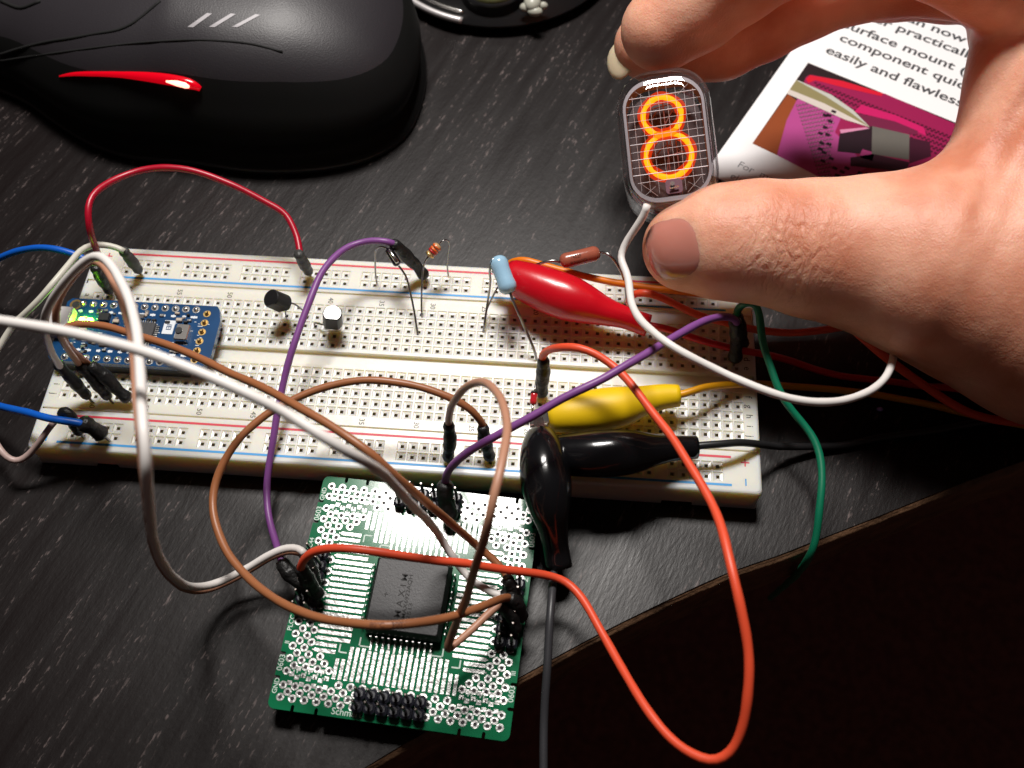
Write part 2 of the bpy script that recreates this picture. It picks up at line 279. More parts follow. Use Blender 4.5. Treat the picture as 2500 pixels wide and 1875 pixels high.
# ---------------------------------------------------------------- breadboard
HX = lambda c: 78.74-(c-1)*2.54
def board():
    t = thing('breadboard', 'long ivory plastic breadboard with pink and blue lines, full of wires and components', 'breadboard', (0, 0, 0))
    xs = [-82.55]+[-80.01+2.54*i for i in range(64)]+[82.55]
    xs = np.array(xs)
    bands = []                  # y0, y1, z, kind
    def rows(y0, n, kind):
        for i in range(n): bands.append((y0+2.54*i, y0+2.54*(i+1), 9, kind))
    bands.append((-27.3, -25.62, 9, None)); rows(-25.62, 2, 'r'); bands.append((-20.54, -17.95, 9, None)); bands.append((-17.95, -17.5, 8.2, None)); bands.append((-17.5, -15.24, 9, None))
    rows(-15.24, 5, 't'); bands.append((-2.54, -1.9, 9, None)); bands.append((-1.9, 1.9, 7.6, None)); bands.append((1.9, 2.54, 9, None)); rows(2.54, 5, 't')
    bands.append((15.24, 17.5, 9, None)); bands.append((17.5, 18.9, 8.5, None)); bands.append((18.9, 20.58, 9, None)); rows(20.58, 2, 'r'); bands.append((25.66, 28.3, 9, None))
    body = MB(); railc = {c for k in range(10) for c in range(3+6*k, 8+6*k)}
    def q(x0, x1, y0, y1, z0, mi=0): body.add([(x0, y0, z0), (x1, y0, z0), (x1, y1, z0), (x0, y1, z0)], [(0, 1, 2, 3)], mi)
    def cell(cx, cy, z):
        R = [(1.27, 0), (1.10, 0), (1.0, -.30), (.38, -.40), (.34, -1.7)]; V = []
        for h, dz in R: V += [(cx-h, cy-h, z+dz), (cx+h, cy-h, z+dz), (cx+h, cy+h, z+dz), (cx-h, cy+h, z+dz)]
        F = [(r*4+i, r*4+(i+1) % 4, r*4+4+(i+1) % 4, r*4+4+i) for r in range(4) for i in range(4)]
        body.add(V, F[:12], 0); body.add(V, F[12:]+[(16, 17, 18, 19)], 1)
    for i, (y0, y1, z, kd) in enumerate(bands):
        if kd is None: q(-82.55, 82.55, y0, y1, z)
        else:
            q(-82.55, -80.01, y0, y1, z); q(80.01, 82.55, y0, y1, z)
            for c in range(1, 64):
                if kd == 't' or c in railc: cell(HX(c), (y0+y1)/2, z)
                else: q(HX(c)-1.27, HX(c)+1.27, y0, y1, z)
        if i+1 < len(bands) and bands[i+1][2] != z:
            z2 = bands[i+1][2]; body.add([(-82.55, y1, z), (82.55, y1, z), (82.55, y1, z2), (-82.55, y1, z2)], [(0, 1, 2, 3)])
    # outer skirt with rounded top edge and clip notches
    prof = [(0, 9), (-.25, 8.97), (-.55, 8.8), (-.75, 8.4), (-.8, 7.8), (-.8, 2.2)]
    def ring(o, z):
        x, y0, y1 = 82.55-o, -27.3+o, 28.3-o; r = 1.2
        out = []
        for cx, cy, a in ((x-r, y0+r, -90), (x-r, y1-r, 0), (-x+r, y1-r, 90), (-x+r, y0+r, 180)):
            for s in range(5): an = math.radians(a+s*22.5); out.append((cx+r*math.cos(an), cy+r*math.sin(an), z))
        return out
    Vr = []
    rr = [[(x_, y_, 9) for (x_, y_) in [(82.55, -27.3)]*5+[(82.55, 28.3)]*5+[(-82.55, 28.3)]*5+[(-82.55, -27.3)]*5]]
    rr += [ring(o, z) for o, z in prof[1:]]
    for r_ in rr: Vr += r_
    n = 20; body.add(Vr, [(a*n+i, (a+1)*n+i, (a+1)*n+(i+1) % n, a*n+(i+1) % n) for a in range(len(rr)-1) for i in range(n)])
    body.build('plastic_body', [M['board'], M['hole']], t)
    base = MB(); ys = (-28.0, 29.0)
    for x0, x1 in ((-83.3, -70), (-64.5, 62), (69, 83.3)): base.box(((x0+x1)/2, .5, 1.3), (x1-x0, ys[1]-ys[0], 1.9))
    base.box((0, .5, 1.2), (164, 54, 1.6)); base.build('lower_skirt', M['board'], t)
    f = MB(); f.box((0, .5, .25), (160, 50, .45)); f.build('adhesive_backing', M['foam'], t)
    def line(x0, x1, y, m, nm, z=9.02): l = MB(); l.box(((x0+x1)/2, y, z), (x1-x0, .55, .04)); l.build(nm, m, t)
    line(-76.6, 76.6, -19.45, M['redp'], 'red_line'); line(-76.6, 76.6, -26.25, M['bluep'], 'blue_line'); line(-76.6, 76.6, 27.1, M['redp'], 'red_line'); line(-76.6, 76.6, 19.9, M['bluep'], 'blue_line')
    for px in (79.7, -79.2):
        for py in (-20.6, 26.1): pl = MB(); pl.box((px, py, 9.02), (1.9, .3, .04)); pl.box((px, py, 9.021), (.3, 1.9, .04)); pl.build('plus_mark', M['redp'], t)
        for py in (-25.4, 20.5): mn = MB(); mn.box((px, py, 9.02), (.3, 1.7, .04)); mn.build('minus_mark', M['bluep'], t)
    tb = MB()
    for c in range(5, 61, 5):
        for y in (-16.35, 16.35):
            W, F = text(None, str(c), 1.75, (HX(c), y), -90, None, None, 9.02, 'CENTER', valign='CENTER'); tb.add(W, F)
    for i, ch in enumerate('abcde'):
        for x in (81.1, -81.2): W, F = text(None, ch, 2.2, (x, 13.97-2.54*i), -90, None, None, 9.02, 'CENTER', valign='CENTER'); tb.add(W, F)
    for i, ch in enumerate('fghij'):
        for x in (81.1, -81.2): W, F = text(None, ch, 2.2, (x, -3.81-2.54*i), -90, None, None, 9.02, 'CENTER', valign='CENTER'); tb.add(W, F)
    tb.build('printed_lettering', M['blackp'], t)
    return t
board()

# ---------------------------------------------------------------- green prototyping board
PC = np.array([8.5, -56.0]); PA = math.radians(-3.4); PX = np.array([math.cos(PA), math.sin(PA)]); PY = np.array([-math.sin(PA), math.cos(PA)])
def pl_(x, y, z=0): return np.array([*(PC+PX*x+PY*y), z])
PR = np.array([[PX[0], PY[0], 0], [PX[1], PY[1], 0], [0, 0, 1]])
def green_board():
    t = thing('prototyping_board', 'green square circuit board with silver pads and a big black chip', 'circuit board', tuple(pl_(0, 0, 0)))
    z = 5.8; W, H = 24.7, 25.7
    out = []                    # outline with rounded corners and slots
    def corner(cx, cy, a):
        for s in range(5): an = math.radians(a+s*22.5); out.append((cx+1.6*math.cos(an), cy+1.6*math.sin(an)))
    def slots(x0, y0, dx, dy, nx, ny, L):
        for p in (14.9, 9.9, -9.9, -14.9) if True else ():
            s = p*(-1 if (dx+dy) > 0 else 1)
            bx, by = x0+dx*s*1.0, y0+dy*s*1.0
            sg = 1
            for (al, de) in ((-.35, 0), (-.35, 1.0), (0, 1.35), (.35, 1.0), (.35, 0)): out.append((bx+dx*al+nx*de, by+dy*al+ny*de))
    corner(W-1.6, -H+1.6, -90); slots(W, 0, 0, 1, -1, 0, 1); corner(W-1.6, H-1.6, 0); slots(0, H, -1, 0, 0, -1, 1)
    corner(-W+1.6, H-1.6, 90); slots(-W, 0, 0, -1, 1, 0, 1); corner(-W+1.6, -H+1.6, 180); slots(0, -H, 1, 0, 0, 1, 1)
    # put slot points in travelling order
    def order(a): return a
    o2 = []
    import itertools
    b = MB(); P = [pl_(x, y)[:2] for x, y in fix_outline(W, H)]
    b.poly(P, z-1.6, z, 0)
    def ring(x, y, r0=.82, r1=.42):
        V = []; n = 14
        for r, dz in ((r0, .03), (r1, .03), (r1*.92, -.0)): V += [pl_(x+r*math.cos(2*math.pi*i/n), y+r*math.sin(2*math.pi*i/n), z+dz) for i in range(n)]
        b.add(V, [(i, (i+1) % n, n+(i+1) % n, n+i) for i in range(n)]+[(n+i, n+(i+1) % n, 2*n+(i+1) % n, 2*n+i) for i in range(n)], 1)
        b.add([pl_(x+r1*math.cos(2*math.pi*i/n), y+r1*math.sin(2*math.pi*i/n), z+.012) for i in range(n)], [tuple(range(n))], 2)
    def pad(x0, y0, x1, y1, mi=1):
        cx, cy = (x0+x1)/2, (y0+y1)/2; b.box(pl_(cx, cy, z+.02), (abs(x1-x0), abs(y1-y0), .05), mi, PR)
    holes = set()
    for sy in (-1, 1):
        for k in range(19): holes.add((round(-22.5+2.5*k, 2), sy*23.3)); holes.add((round(-22.5+2.5*k, 2), sy*20.85))
        for k in range(18): holes.add((round(-21.25+2.5*k, 2), sy*22.08))
        for k in range(10): holes.add((round(-11.25+2.5*k, 2), sy*19.5))
    for sx in (-1, 1):
        for k in range(15): holes.add((sx*22.5, round(-18.0+2.571*k, 2)))
        for k in range(14): holes.add((sx*21.25, round(-16.75+2.571*k, 2)))
        for k in range(13): holes.add((sx*20.0, round(-15.5+2.571*k, 2)))
        for k in range(14): holes.add((sx*18.78, round(-16.75+2.571*k, 2)))
        for sy in (-1, 1):
            for q in ((17.6, 15.6), (16.3, 16.85), (16.3, 14.3), (15.1, 15.6), (13.85, 16.9)): holes.add((sx*q[0], sy*q[1]))
            for q in ((20.1, 17.25), (17.6, 17.25), (15.15, 17.25), (21.3, 18.5), (18.85, 18.5), (16.4, 18.5), (13.95, 18.5), (20.1, 19.06), (17.6, 19.06), (15.15, 19.06), (21.3, 20.3), (18.8, 20.3), (16.3, 20.3), (13.85, 20.3)):
                pad(sx*q[0]-.48, sy*q[1]-.45, sx*q[0]+.48, sy*q[1]+.45)
            for q in ((19.3, 18.7), (16.8, 18.7), (14.4, 18.7), (20.6, 17.9), (18.1, 17.9), (15.6, 17.9)):
                for d in (-.35, .35): pad(sx*(q[0]+d)-.14, sy*q[1]-.26, sx*(q[0]+d)+.14, sy*q[1]+.26, 3)
    for h in holes: ring(*h)
    for k in range(21):
        x = -12.6+1.25*k
        far = 14.2 if k in (0, 1, 19, 20) else 11.5 if (k < 5 or k > 15) else (10.6+1.4*abs(math.sin(k*2.3)))
        for sy in (-1, 1):
            pad(x-.36, sy*18.4, x+.36, sy*far)
            if 5 <= k <= 15: pad(x-.2, sy*(far-.2), x+.2, sy*9.1)
    for k in range(21):
        y = -13.0+1.28*k
        far = 13.4 if k in (0, 1, 19, 20) else 10.8 if (k < 5 or k > 15) else 9.6
        for sx in (-1, 1): pad(sx*17.85, y-.37, sx*far, y+.37); pad(sx*17.85, y-.12, sx*18.3, y+.12)
    for sx in (-1, 1):
        for sy in (-1, 1):
            pad(sx*8.6, sy*9.3, sx*8.9, sy*11.0, 3); pad(sx*6.6, sy*10.9, sx*8.6, sy*11.2, 3); pad(sx*12.5, sy*11.2, sx*12.8, sy*12.9, 3); pad(sx*11.0, sy*12.7, sx*12.5, sy*13.0, 3)
    sb = b.build('circuit_substrate', [M['pcb'], M['tin'], M['tind'], M['silk']], t)
    tb = MB()
    def tx(s, x, y, a, sz=1.7):
        W_, F = text(None, s, sz, (0, 0), a, None, None, 0, 'CENTER', .02, valign='CENTER'); MB().add(np.array([pl_(x+p[0], y+p[1], z+.05) for p in W_]), F).build('silkscreen_lettering', M['silk'], t)
    for sx in (-1, 1): tx('0603', sx*24.0 if sx < 0 else 23.95, -16.5, 90); tx('0603', sx*24.0, 16.5, 90)
    tx('GND', -23.9, -21.2, 90, 1.4); tx('GND', -23.9, 21.2, 90, 1.4); tx('PLCC44', -23.95, 8.4, 90, 1.4); tx('PLCC', -23.95, -8.2, 90, 1.4); tx('II', -23.8, -12.3, 90, 1.3); tx('III', 23.8, -12.4, 90, 1.3); tx('N', 23.8, 7.4, 0, 1.3)
    tx('Schmart', -8.4, -24.6, 0, 1.9)
    # chip: square plastic leaded carrier
    c = MB(); s8 = 8.25; zt = z+4.4
    def rg(s, zz, k=1.0):
        return [pl_(x, y-.6, zz) for x, y in ((-s+k, -s), (s-.3, -s), (s, -s+.3), (s, s-.3), (s-.3, s), (-s+.3, s), (-s, s-.3), (-s, -s+k))]
    RR = [(7.75, z+.5), (8.15, z+2.3), (8.15, z+2.5), (7.5, zt-.1), (7.35, zt)]; V = []
    for s_, zz in RR: V += rg(s_, zz)
    F = [(a*8+i, a*8+(i+1) % 8, a*8+8+(i+1) % 8, a*8+8+i) for a in range(4) for i in range(8)]
    c.add(V, F, 1); c.add(rg(7.35, zt), [tuple(range(8))], 0); c.build('chip', [M['chip'], M['chipd']], t)
    chip = t.children[-1]
    lg = MB()
    for k in range(11):
        o = -6.35+1.27*k
        for (x, y, dx, dy) in ((o, -8.75, .55, .35), (o, 8.75, .55, .35), (-8.75, o, .35, .55), (8.75, o, .35, .55)):
            y2 = y-.6 if dx > dy or True else y
            lg.box(pl_(x, y-.6, z+1.3), (dx, dy, 2.4), 0, PR, .08)
    lg.build('chip_contact', M['tin'], chip)
    ct = MB()
    for s_, x, sz, y0, ln in (('M A X I M', 2, 1.9, 1, ((976, 1510), (993, 1402))), ('MAX6922AQH', 1, 1.2, 1, ((988, 1511), (1007, 1404))), ('1513', 1, 1.1, 1, ((1000, 1512), (1013, 1474)))):
        W_, F = text(None, s_, sz, (0, 0), 90, None, None, 0, 'LEFT', .01); q0, q1 = [at(*p_, zt)[:2]-PC for p_ in ln]; x, y0 = float(q0@PX), float(q0@PY); W_[:, 1] *= (float(q1@PY)-y0)/W_[:, 1].max(); ct.add(np.array([pl_(x+p[0], y0+p[1], zt+.02) for p in W_]), F)
    ct.box(pl_(-4.6, -.8, zt+.02), (.9, .14, .03), 0, PR); ct.box(pl_(-4.6, -.8, zt+.03), (.14, .9, .03), 0, PR)
    ct.build('chip_lettering', M['chiptext'], chip)
    # four pin headers, each two staggered rows
    def header(cx, cy, vert):
        h = MB(); pins = []
        for r in range(2):
            for k in range(6):
                a = -6.25+2.5*k; x, y = (cx+a, cy-2.45*r) if not vert else (cx+2.45*r, cy+a)
                h.box(pl_(x, y, z+1.3), (2.35, 2.35, 2.5), 0, PR, .45); pins.append((x, y))
        ho = h.build('pin_header', M['hdr'], t)
        for x, y in pins:
            p = MB(); p.box(pl_(x, y, z+5.2), (.62, .62, 5.6), 0, PR, .15); p.build('header_pin', M['steel'], ho)
    header(0.0, -20.9, False); header(0, 23.3, False); header(20.2, -.5, True); header(-22.6, .5, True)
    # feet: pin tails that hold the board off the desk
    for x, y in ((-22, -20), (22, 20), (-22, 20), (-3, -22), (3, -20), (-22, 0), (21, 3)): ft = MB(); ft.cyl(pl_(x, y, 0.0), pl_(x, y, z-1.6), .5, 8); ft.build('pin_tail', M['tin'], t)
    return t
def fix_outline(W, H):
    out = []
    def corner(cx, cy, a):
        for s in range(5): an = math.radians(a+s*22.5); out.append((cx+1.4*math.cos(an), cy+1.4*math.sin(an)))
    def side(p0, d, nrm, L):   # travelling along d from p0 (side centre), slots at four places
        for s in (-19.5, -14.6, 14.6, 19.5):
            for al, de in ((-.35, 0), (-.35, 1.0), (0, 1.3), (.35, 1.0), (.35, 0)): out.append((p0[0]+d[0]*(s+al)+nrm[0]*de, p0[1]+d[1]*(s+al)+nrm[1]*de))
    side((0, -H), (1, 0), (0, 1), W); corner(W-1.4, -H+1.4, -90); side((W, 0), (0, 1), (-1, 0), H); corner(W-1.4, H-1.4, 0)
    side((0, H), (-1, 0), (0, -1), W); corner(-W+1.4, H-1.4, 90); side((-W, 0), (0, -1), (1, 0), H); corner(-W+1.4, -H+1.4, 180)
    return out
green_board()

# ---------------------------------------------------------------- blue microcontroller board
def blue_board():
    t = thing('microcontroller_board', 'small blue circuit board with a lit green light, at the left end of the breadboard', 'circuit board', (-64, 1.4, 9))
    z = 13.4; b = MB(); x0, x1, y0, y1 = -82.9, -45.3, -7.5, 10.0
    b.poly([(x0+1, y0), (x1-1, y0), (x1, y0+1.5), (x1+.8, y0+4), (x1+.8, y1-4), (x1, y1-1), (x1-.8, y1), (x0+1, y1), (x0, y1-1), (x0, y0+1)], z-1.6, z, 0)
    def pad(x, y, dx, dy, mi, h=.05): b.box((x, y, z+h/2), (dx, dy, h), mi)
    for yy in (8.6, -6.35):
        for k in range(12):
            x = -79.8+2.54*k+.9; b.tube([(x, yy, z+.01), (x, yy, z+.06)], .95, 12, 1); b.sph((x, yy, z+.05), (.62, .62, .75), 10, 1)
            pad(x+rng.uniform(-.2, .2), yy+(-2.1 if yy > 0 else 2.1), rng.uniform(.9, 1.7), .55, 3); pad(x, yy+(-2.1 if yy > 0 else 2.1), .15, .9, 3, .056)
    for k in range(90):
        x, y = rng.uniform(x0+4, x1-2), rng.uniform(-3.6, 5.8); pad(x, y, rng.uniform(.3, 1.2), .16, 3, .04+.0005*k)
    b.tube([(-80.6, 8.2, z+.005), (-80.6, 8.2, z+.03)], 1.5, 16, 2); b.tube([(-80.6, 8.2, z+.03), (-80.6, 8.2, z+.05)], .95, 16, 4)
    b.build('circuit_substrate', [M['bpcb'], M['solder'], M['gold'], M['white'], M['blackp']], t)
    for k in range(6):
        p = MB(); y = 7.66-2.58*k; p.tube([(-48.1, y, z), (-48.1, y, z+.08)], .92, 16); p.tube([(-48.1, y, z+.08), (-48.1, y, z+.6), (-48.1, y, z+.9)], [.5, .5, .25], 10); p.build('gold_pad', M['gold'], t)
    u = MB(); u.box((-82.0, 2.3, z+1.35), (5.2, 7.6, 2.6), 0, None, .35); u.box((-82.6, 4.9, z+2.67), (1.0, .55, .03), 1); u.box((-82.6, -.2, z+2.67), (1.0, .55, .03), 1); u.build('usb_socket', [M['usb'], M['blackp']], t)
    c = MB(); c.box((-61.9, 1.2, z+.5), (5.2, 5.2, .9), 0, None, .12); cc = c.build('chip', M['chip'], t)
    l = MB()
    for k in range(8):
        o = 1.2-1.95+.56*k; l.box((-58.9, o, z+.25), (.8, .24, .3)); l.box((-64.9, o, z+.25), (.8, .24, .3)); l.box((-61.9-1.95+.56*k, 4.2, z+.25), (.24, .8, .3)); l.box((-61.9-1.95+.56*k, -1.8, z+.25), (.24, .8, .3))
    l.build('chip_contact', M['tin'], cc)
    for x in (-77.6, -75.7): p = MB(); p.box((x, 3.9, z+.4), (1.3, .8, .75), 0, None, .15); p.build('led', M['led'], t, label='lit green light')
    p = MB(); p.box((-52.3, 1.4, z+.8), (3.2, 4.4, 1.5), 0, None, .2); bt = p.build('reset_button', M['metal'], t); p = MB(); p.tube([(-53.0, 1.6, z+1.5), (-53.0, 1.6, z+1.9)], .85, 14); p.build('button_cap', M['blk'], bt)
    def part(nm, x, y, dx, dy, h, m): p = MB(); p.box((x, y, z+h/2), (dx, dy, h), 0, None, .12); p.build(nm, m, t)
    part('regulator', -72.3, 4.7, 2.6, 2.2, 1.1, M['blk']); part('crystal', -64.0, 5.6, 2.6, 1.1, .8, M['metal'])
    for x, y in ((-69.3, 3.9), (-54.2, 5.3), (-70.8, -2.6), (-66.5, 4.0), (-76.5, 1.2), (-73, -.5), (-78.6, -3.2)): part('capacitor', x, y, 1.5, .9, .75, M['tan'])
    for x, y in ((-67.4, 5.6), (-69.0, 1.9), (-56.1, -1.2), (-75, -3), (-72, 2), (-57.0, 4.6)): part('resistor_chip', x, y, 1.2, .7, .4, M['blk'])
    for x, y in ((-51.8, 5.4), (-53.3, -3.4), (-50.2, -2.9), (-65.5, -3.8), (-61, -3.9), (-70, -4.1), (-77, -1.2)): part('solder_joint', x, y, 1.1, .65, .5, M['tin'])
    rg = np.random.default_rng(11)
    for k in range(34):
        x, y = rg.uniform(-76, -50), rg.choice([-4.9, -3.3, 6.3, 7.0, 5.0, -2.4]) + rg.uniform(-.3, .3)
        if -65.5 < x < -58.5 and -2 < y < 4.5: continue
        nm, m_ = [('resistor_chip', 'blk'), ('solder_joint', 'solder'), ('capacitor', 'tan'), ('solder_joint', 'solder')][k % 4]
        part(nm, x, y, rg.uniform(.7, 1.3), rg.uniform(.5, .8), rg.uniform(.3, .6)+k*.003, M[m_])
    wl = MB(); wl.box((-56.4, 3.3, z+.06), (2.6, 3.8, .05)); wo = wl.build('white_label', M['white'], t); W_, F = text(None, 'IEI', 1.7, (-56.4, 3.3), -90, None, None, z+.1, 'CENTER', .03, valign='CENTER'); MB().add(W_, F).build('label_lettering', M['bpcb'], wo)
    h = MB()
    for yy in (8.6, -6.35):
        h.box((-65, yy, z-3.0), (30.5, 2.4, 2.6)); 
        for k in range(12): h.box((-78.9+2.54*k, yy, z-4.2), (.6, .6, 2.6))
    h.build('pin_header', M['blk'], t)
blue_board()

# ---------------------------------------------------------------- jumper wires
def wire(label, m, pts, conns=(), r=.8, name='jumper_wire', cat='wire', group='jumper wires', wname='insulation', n=12, raw=False):
    P = smoothpath(crom(path(pts), 1.3), 2); sl = np.r_[0, np.cumsum(np.linalg.norm(np.diff(P, axis=0), axis=1))]; ph = rng.uniform(0, 6.3, 9); L9 = sl[-1]
    env = np.clip(np.minimum(sl, L9-sl)/6, 0, 1)[:, None]; P = P+env*np.stack([.05*np.sin(sl/4.1+ph[k_])+.025*np.sin(sl/1.9+ph[k_+3]) for k_ in range(3)], 1)
    r = r*(1+.025*np.sin(sl/2.3+ph[6])+.02*np.sin(sl/.9+ph[7])); base = P[np.argmin(P[:, 2])]
    t = thing(name, label, cat, (P[0][0], P[0][1], max(0, min(P[:, 2]))), group)
    MB().tube(P, r, n).build(wname, m, t, smooth=True)
    for c in conns:
        q = smoothpath(crom(path(c['p']), .7), 1); k = len(q); s = np.linspace(0, 1, k); rr = c['r']*(1+.10*np.sin(s*9+c['r']*7)+.05*np.sin(s*23)); rr[0] *= .82; rr[-1] *= .75
        MB().tube(q, rr, 12).build('connector_sleeve', M[c.get('m', 'shrink')], t, smooth=True)
        d = unit(q[-1]-q[-3]); pz = np.array([d[0]*.3, d[1]*.3, -1]); pz = unit(pz); L = max(1.5, (q[-1][2]-6.8))
        MB().tube([q[-1]-pz*.3, q[-1]+pz*L], .32, 6).build('connector_pin', M['lead'], t)
    return t, P
C = lambda p, r=1.3, m='shrink': dict(p=p, r=r, m=m)
wire('dark red wire arching over the dark desk between two far rail holes', M['w_red'], [(246, 640, 12), (240, 622, 18), (232, 600), (219, 560), (214, 520), (218, 490), (234, 468), (285, 436), (348, 415, 30), (411, 408), (475, 418), (554, 446), (633, 484), (700, 525), (712, 550), (727, 580), (731, 612), (735, 630, 19)], [C([(728, 618, 20.5), (740, 640), (755, 666, 10.5)], 1.35, 'shrinkg')])
wire('blue wire arching in from the left edge to the upper left corner of the breadboard', M['w_blue'], [(-40, 655, 12), (0, 631, 17), (47, 611), (95, 604), (142, 609, 22), (177, 619), (199, 628), (228, 648), (236, 660, 19)], [C([(231, 651, 20.5), (248, 680), (269, 712, 10.5)], 1.4)])
wire('blue wire running in from the left edge to the lower left corner of the breadboard', M['w_blue'], [(-60, 975, 8), (0, 992, 13), (63, 1007), (127, 1022), (203, 1035, 17), (215, 1040, 16)], [C([(197, 1030, 17.5), (222, 1043), (253, 1063, 11.5)], 1.75)], r=.88)
wire('cream wire drooping over the lower left corner of the breadboard', M['w_mauve'], [(-30, 1050, 10), (0, 1096, 10), (16, 1116), (38, 1126, 8), (60, 1119), (82, 1097), (104, 1068), (127, 1035, 15), (146, 1016), (160, 1008), (172, 1016, 16)], [C([(150, 1012, 17), (161, 1004, 18), (172, 1014), (186, 1045), (196, 1058, 10.5)], 1.25)], r=.75)
wire('cream wire rising from the left edge to the upper red rail', M['w_cream'], [(-40, 905, 16), (0, 846, 18), (25, 804), (79, 747), (127, 696, 26), (177, 635), (196, 612), (221, 599), (253, 597), (285, 604), (304, 614, 20)], [C([(300, 611, 20), (318, 633), (340, 662, 10.5)], 1.35, 'shrinkg')], r=.75)
big = [(150, 900, 20), (139, 884, 24), (120, 848, 34), (111, 816), (109, 778, 50), (127, 734), (152, 696), (190, 652), (218, 628), (243, 624, 68), (269, 646), (294, 684), (313, 728), (326, 769), (335, 816), (340, 864, 80), (343, 911), (345, 975), (351, 1058), (356, 1122), (361, 1185, 78), (367, 1264), (377, 1325), (395, 1372, 40), (424, 1409), (455, 1430), (490, 1433, 14), (538, 1420), (601, 1389), (660, 1354), (700, 1338, 15), (730, 1338), (744, 1352, 16)]
wire('white wire looping high over the blue board, down to the green board', M['w_white'], big, [C([(139, 886, 22), (165, 915), (216, 970, 11)], 1.3), C([(741, 1346, 16), (758, 1385), (775, 1430, 9)], 1.3)], r=.82)
low = [(196, 892, 20), (170, 858, 30), (146, 815, 42), (136, 770, 50), (146, 725), (168, 690), (200, 650, 58), (228, 634, 60), (252, 648), (276, 686, 62), (296, 730), (310, 775), (320, 816), (326, 864, 70), (330, 911), (334, 975), (341, 1058), (347, 1122), (354, 1185, 70), (362, 1264), (372, 1328), (391, 1378, 36), (421, 1417), (455, 1439), (490, 1443, 10), (540, 1428), (602, 1396), (664, 1360), (704, 1345, 12), (732, 1348), (750, 1362, 13)]
wire('tan wire twinned with the high white loop, showing as its brown underside', M['w_tan'], low, [C([(193, 890, 21), (222, 920), (266, 972, 11)], 1.3)], r=.72)
wire('brown wire running beside the long white diagonal wire to the green board', M['w_brown'], [(221, 893, 18), (190, 868), (160, 838), (150, 812, 34), (165, 797), (195, 791), (253, 795, 36), (316, 813), (380, 833), (443, 855), (506, 883, 40), (570, 915), (633, 942), (695, 974), (758, 1010, 50), (822, 1049), (869, 1081), (916, 1116, 50), (964, 1160), (1011, 1201), (1059, 1242, 34), (1106, 1281), (1170, 1337, 15), (1217, 1378), (1240, 1410), (1246, 1425, 13)], [C([(219, 890, 20), (255, 918), (290, 955), (317, 976, 11)], 1.5), C([(1238, 1410, 15), (1252, 1440), (1266, 1470, 9)], 1.4)], r=.82)
wire('long white wire sweeping diagonally from the left edge to the green board', M['w_white'], [(-120, 760, 82), (-20, 780, 88), (63, 792), (127, 804), (190, 816, 90), (253, 832), (316, 848), (380, 867), (443, 892), (506, 918), (570, 946), (633, 975), (700, 1010, 86), (727, 1027), (790, 1065), (853, 1106), (901, 1133, 78), (948, 1169), (980, 1205, 58), (1011, 1238), (1043, 1270), (1075, 1311, 20), (1106, 1359), (1138, 1405, 14), (1170, 1429), (1201, 1446), (1230, 1458, 13)], [C([(1222, 1453, 14), (1245, 1470), (1262, 1500, 9)], 1.35)], r=.82)
wire('purple wire arching from the upper rail down to the left side of the green board', M['w_purple'], [(975, 604, 21), (960, 594, 23), (942, 589), (910, 586), (878, 592, 23), (840, 608), (809, 636), (784, 669, 25), (765, 712), (749, 753), (733, 794), (717, 842, 22), (701, 899), (689, 950, 17), (677, 1008), (666, 1074, 12), (657, 1137), (652, 1185, 7), (653, 1232), (660, 1280), (673, 1326, 8), (690, 1374, 11)], [C([(958, 593, 23), (975, 606), (1000, 634), (1016, 648), (1038, 676, 10.5)], 1.5), C([(686, 1368, 11.5), (703, 1395), (730, 1420), (762, 1437, 8.6)], 1.6)])
Pb = wire('printed brown wire making a big open loop around the left of the green board', M['w_brown'], [(1184, 1050, 17), (1179, 1037, 19), (1154, 1004), (1113, 976), (1059, 954), (996, 938, 27), (932, 930), (869, 930), (806, 941), (742, 963, 26), (711, 977), (663, 1004), (625, 1033), (588, 1066, 24), (551, 1120), (528, 1168), (519, 1216, 20), (522, 1264), (538, 1312), (563, 1360), (601, 1405, 22), (647, 1447), (695, 1476), (758, 1502, 30), (822, 1516), (885, 1525), (948, 1527, 36), (1011, 1522), (1075, 1511), (1138, 1495, 28), (1201, 1471), (1240, 1458, 16), (1252, 1462, 13)], [C([(1179, 1040, 19), (1183, 1072), (1197, 1120, 10)], 1.45), C([(1243, 1457, 16), (1262, 1475), (1275, 1510, 9)], 1.5)], r=.85)
wire('tan wire in a tall hairpin between the near rail and the green board', M['w_tan'], [(1096, 1040, 18), (1095, 1026, 22), (1100, 1000), (1113, 973), (1135, 947), (1160, 933, 46), (1185, 934), (1211, 954), (1228, 989, 58), (1237, 1030), (1236, 1074), (1228, 1122, 66), (1217, 1169), (1204, 1216, 66), (1195, 1264), (1182, 1311), (1166, 1368, 54), (1154, 1406), (1138, 1461, 36), (1122, 1500), (1104, 1550, 20), (1092, 1580, 17), (1094, 1586, 16), (1104, 1577, 16), (1138, 1550), (1170, 1521, 16), (1201, 1489), (1222, 1475, 15)], [C([(1095, 1034, 20), (1099, 1072), (1093, 1122, 10)], 1.4), C([(1217, 1477, 15), (1245, 1495), (1262, 1540, 9)], 1.4)], r=.78)
wire('purple wire from the top of the green board to the breadboard right end', M['w_purple'], [(1087, 1182, 15), (1088, 1165, 18), (1095, 1150), (1113, 1128), (1144, 1103, 28), (1185, 1077), (1240, 1048), (1300, 1017, 36), (1358, 982), (1422, 949), (1485, 917, 40), (1532, 890), (1580, 863), (1627, 835, 38), (1675, 805), (1713, 786), (1744, 776), (1776, 774, 28), (1795, 780), (1800, 792, 22)], [C([(1087, 1177, 16), (1087, 1215), (1094, 1250), (1103, 1268, 8.6)], 1.75), C([(1793, 780, 23), (1800, 815), (1797, 850), (1794, 880, 10.5)], 1.6)], r=.85)
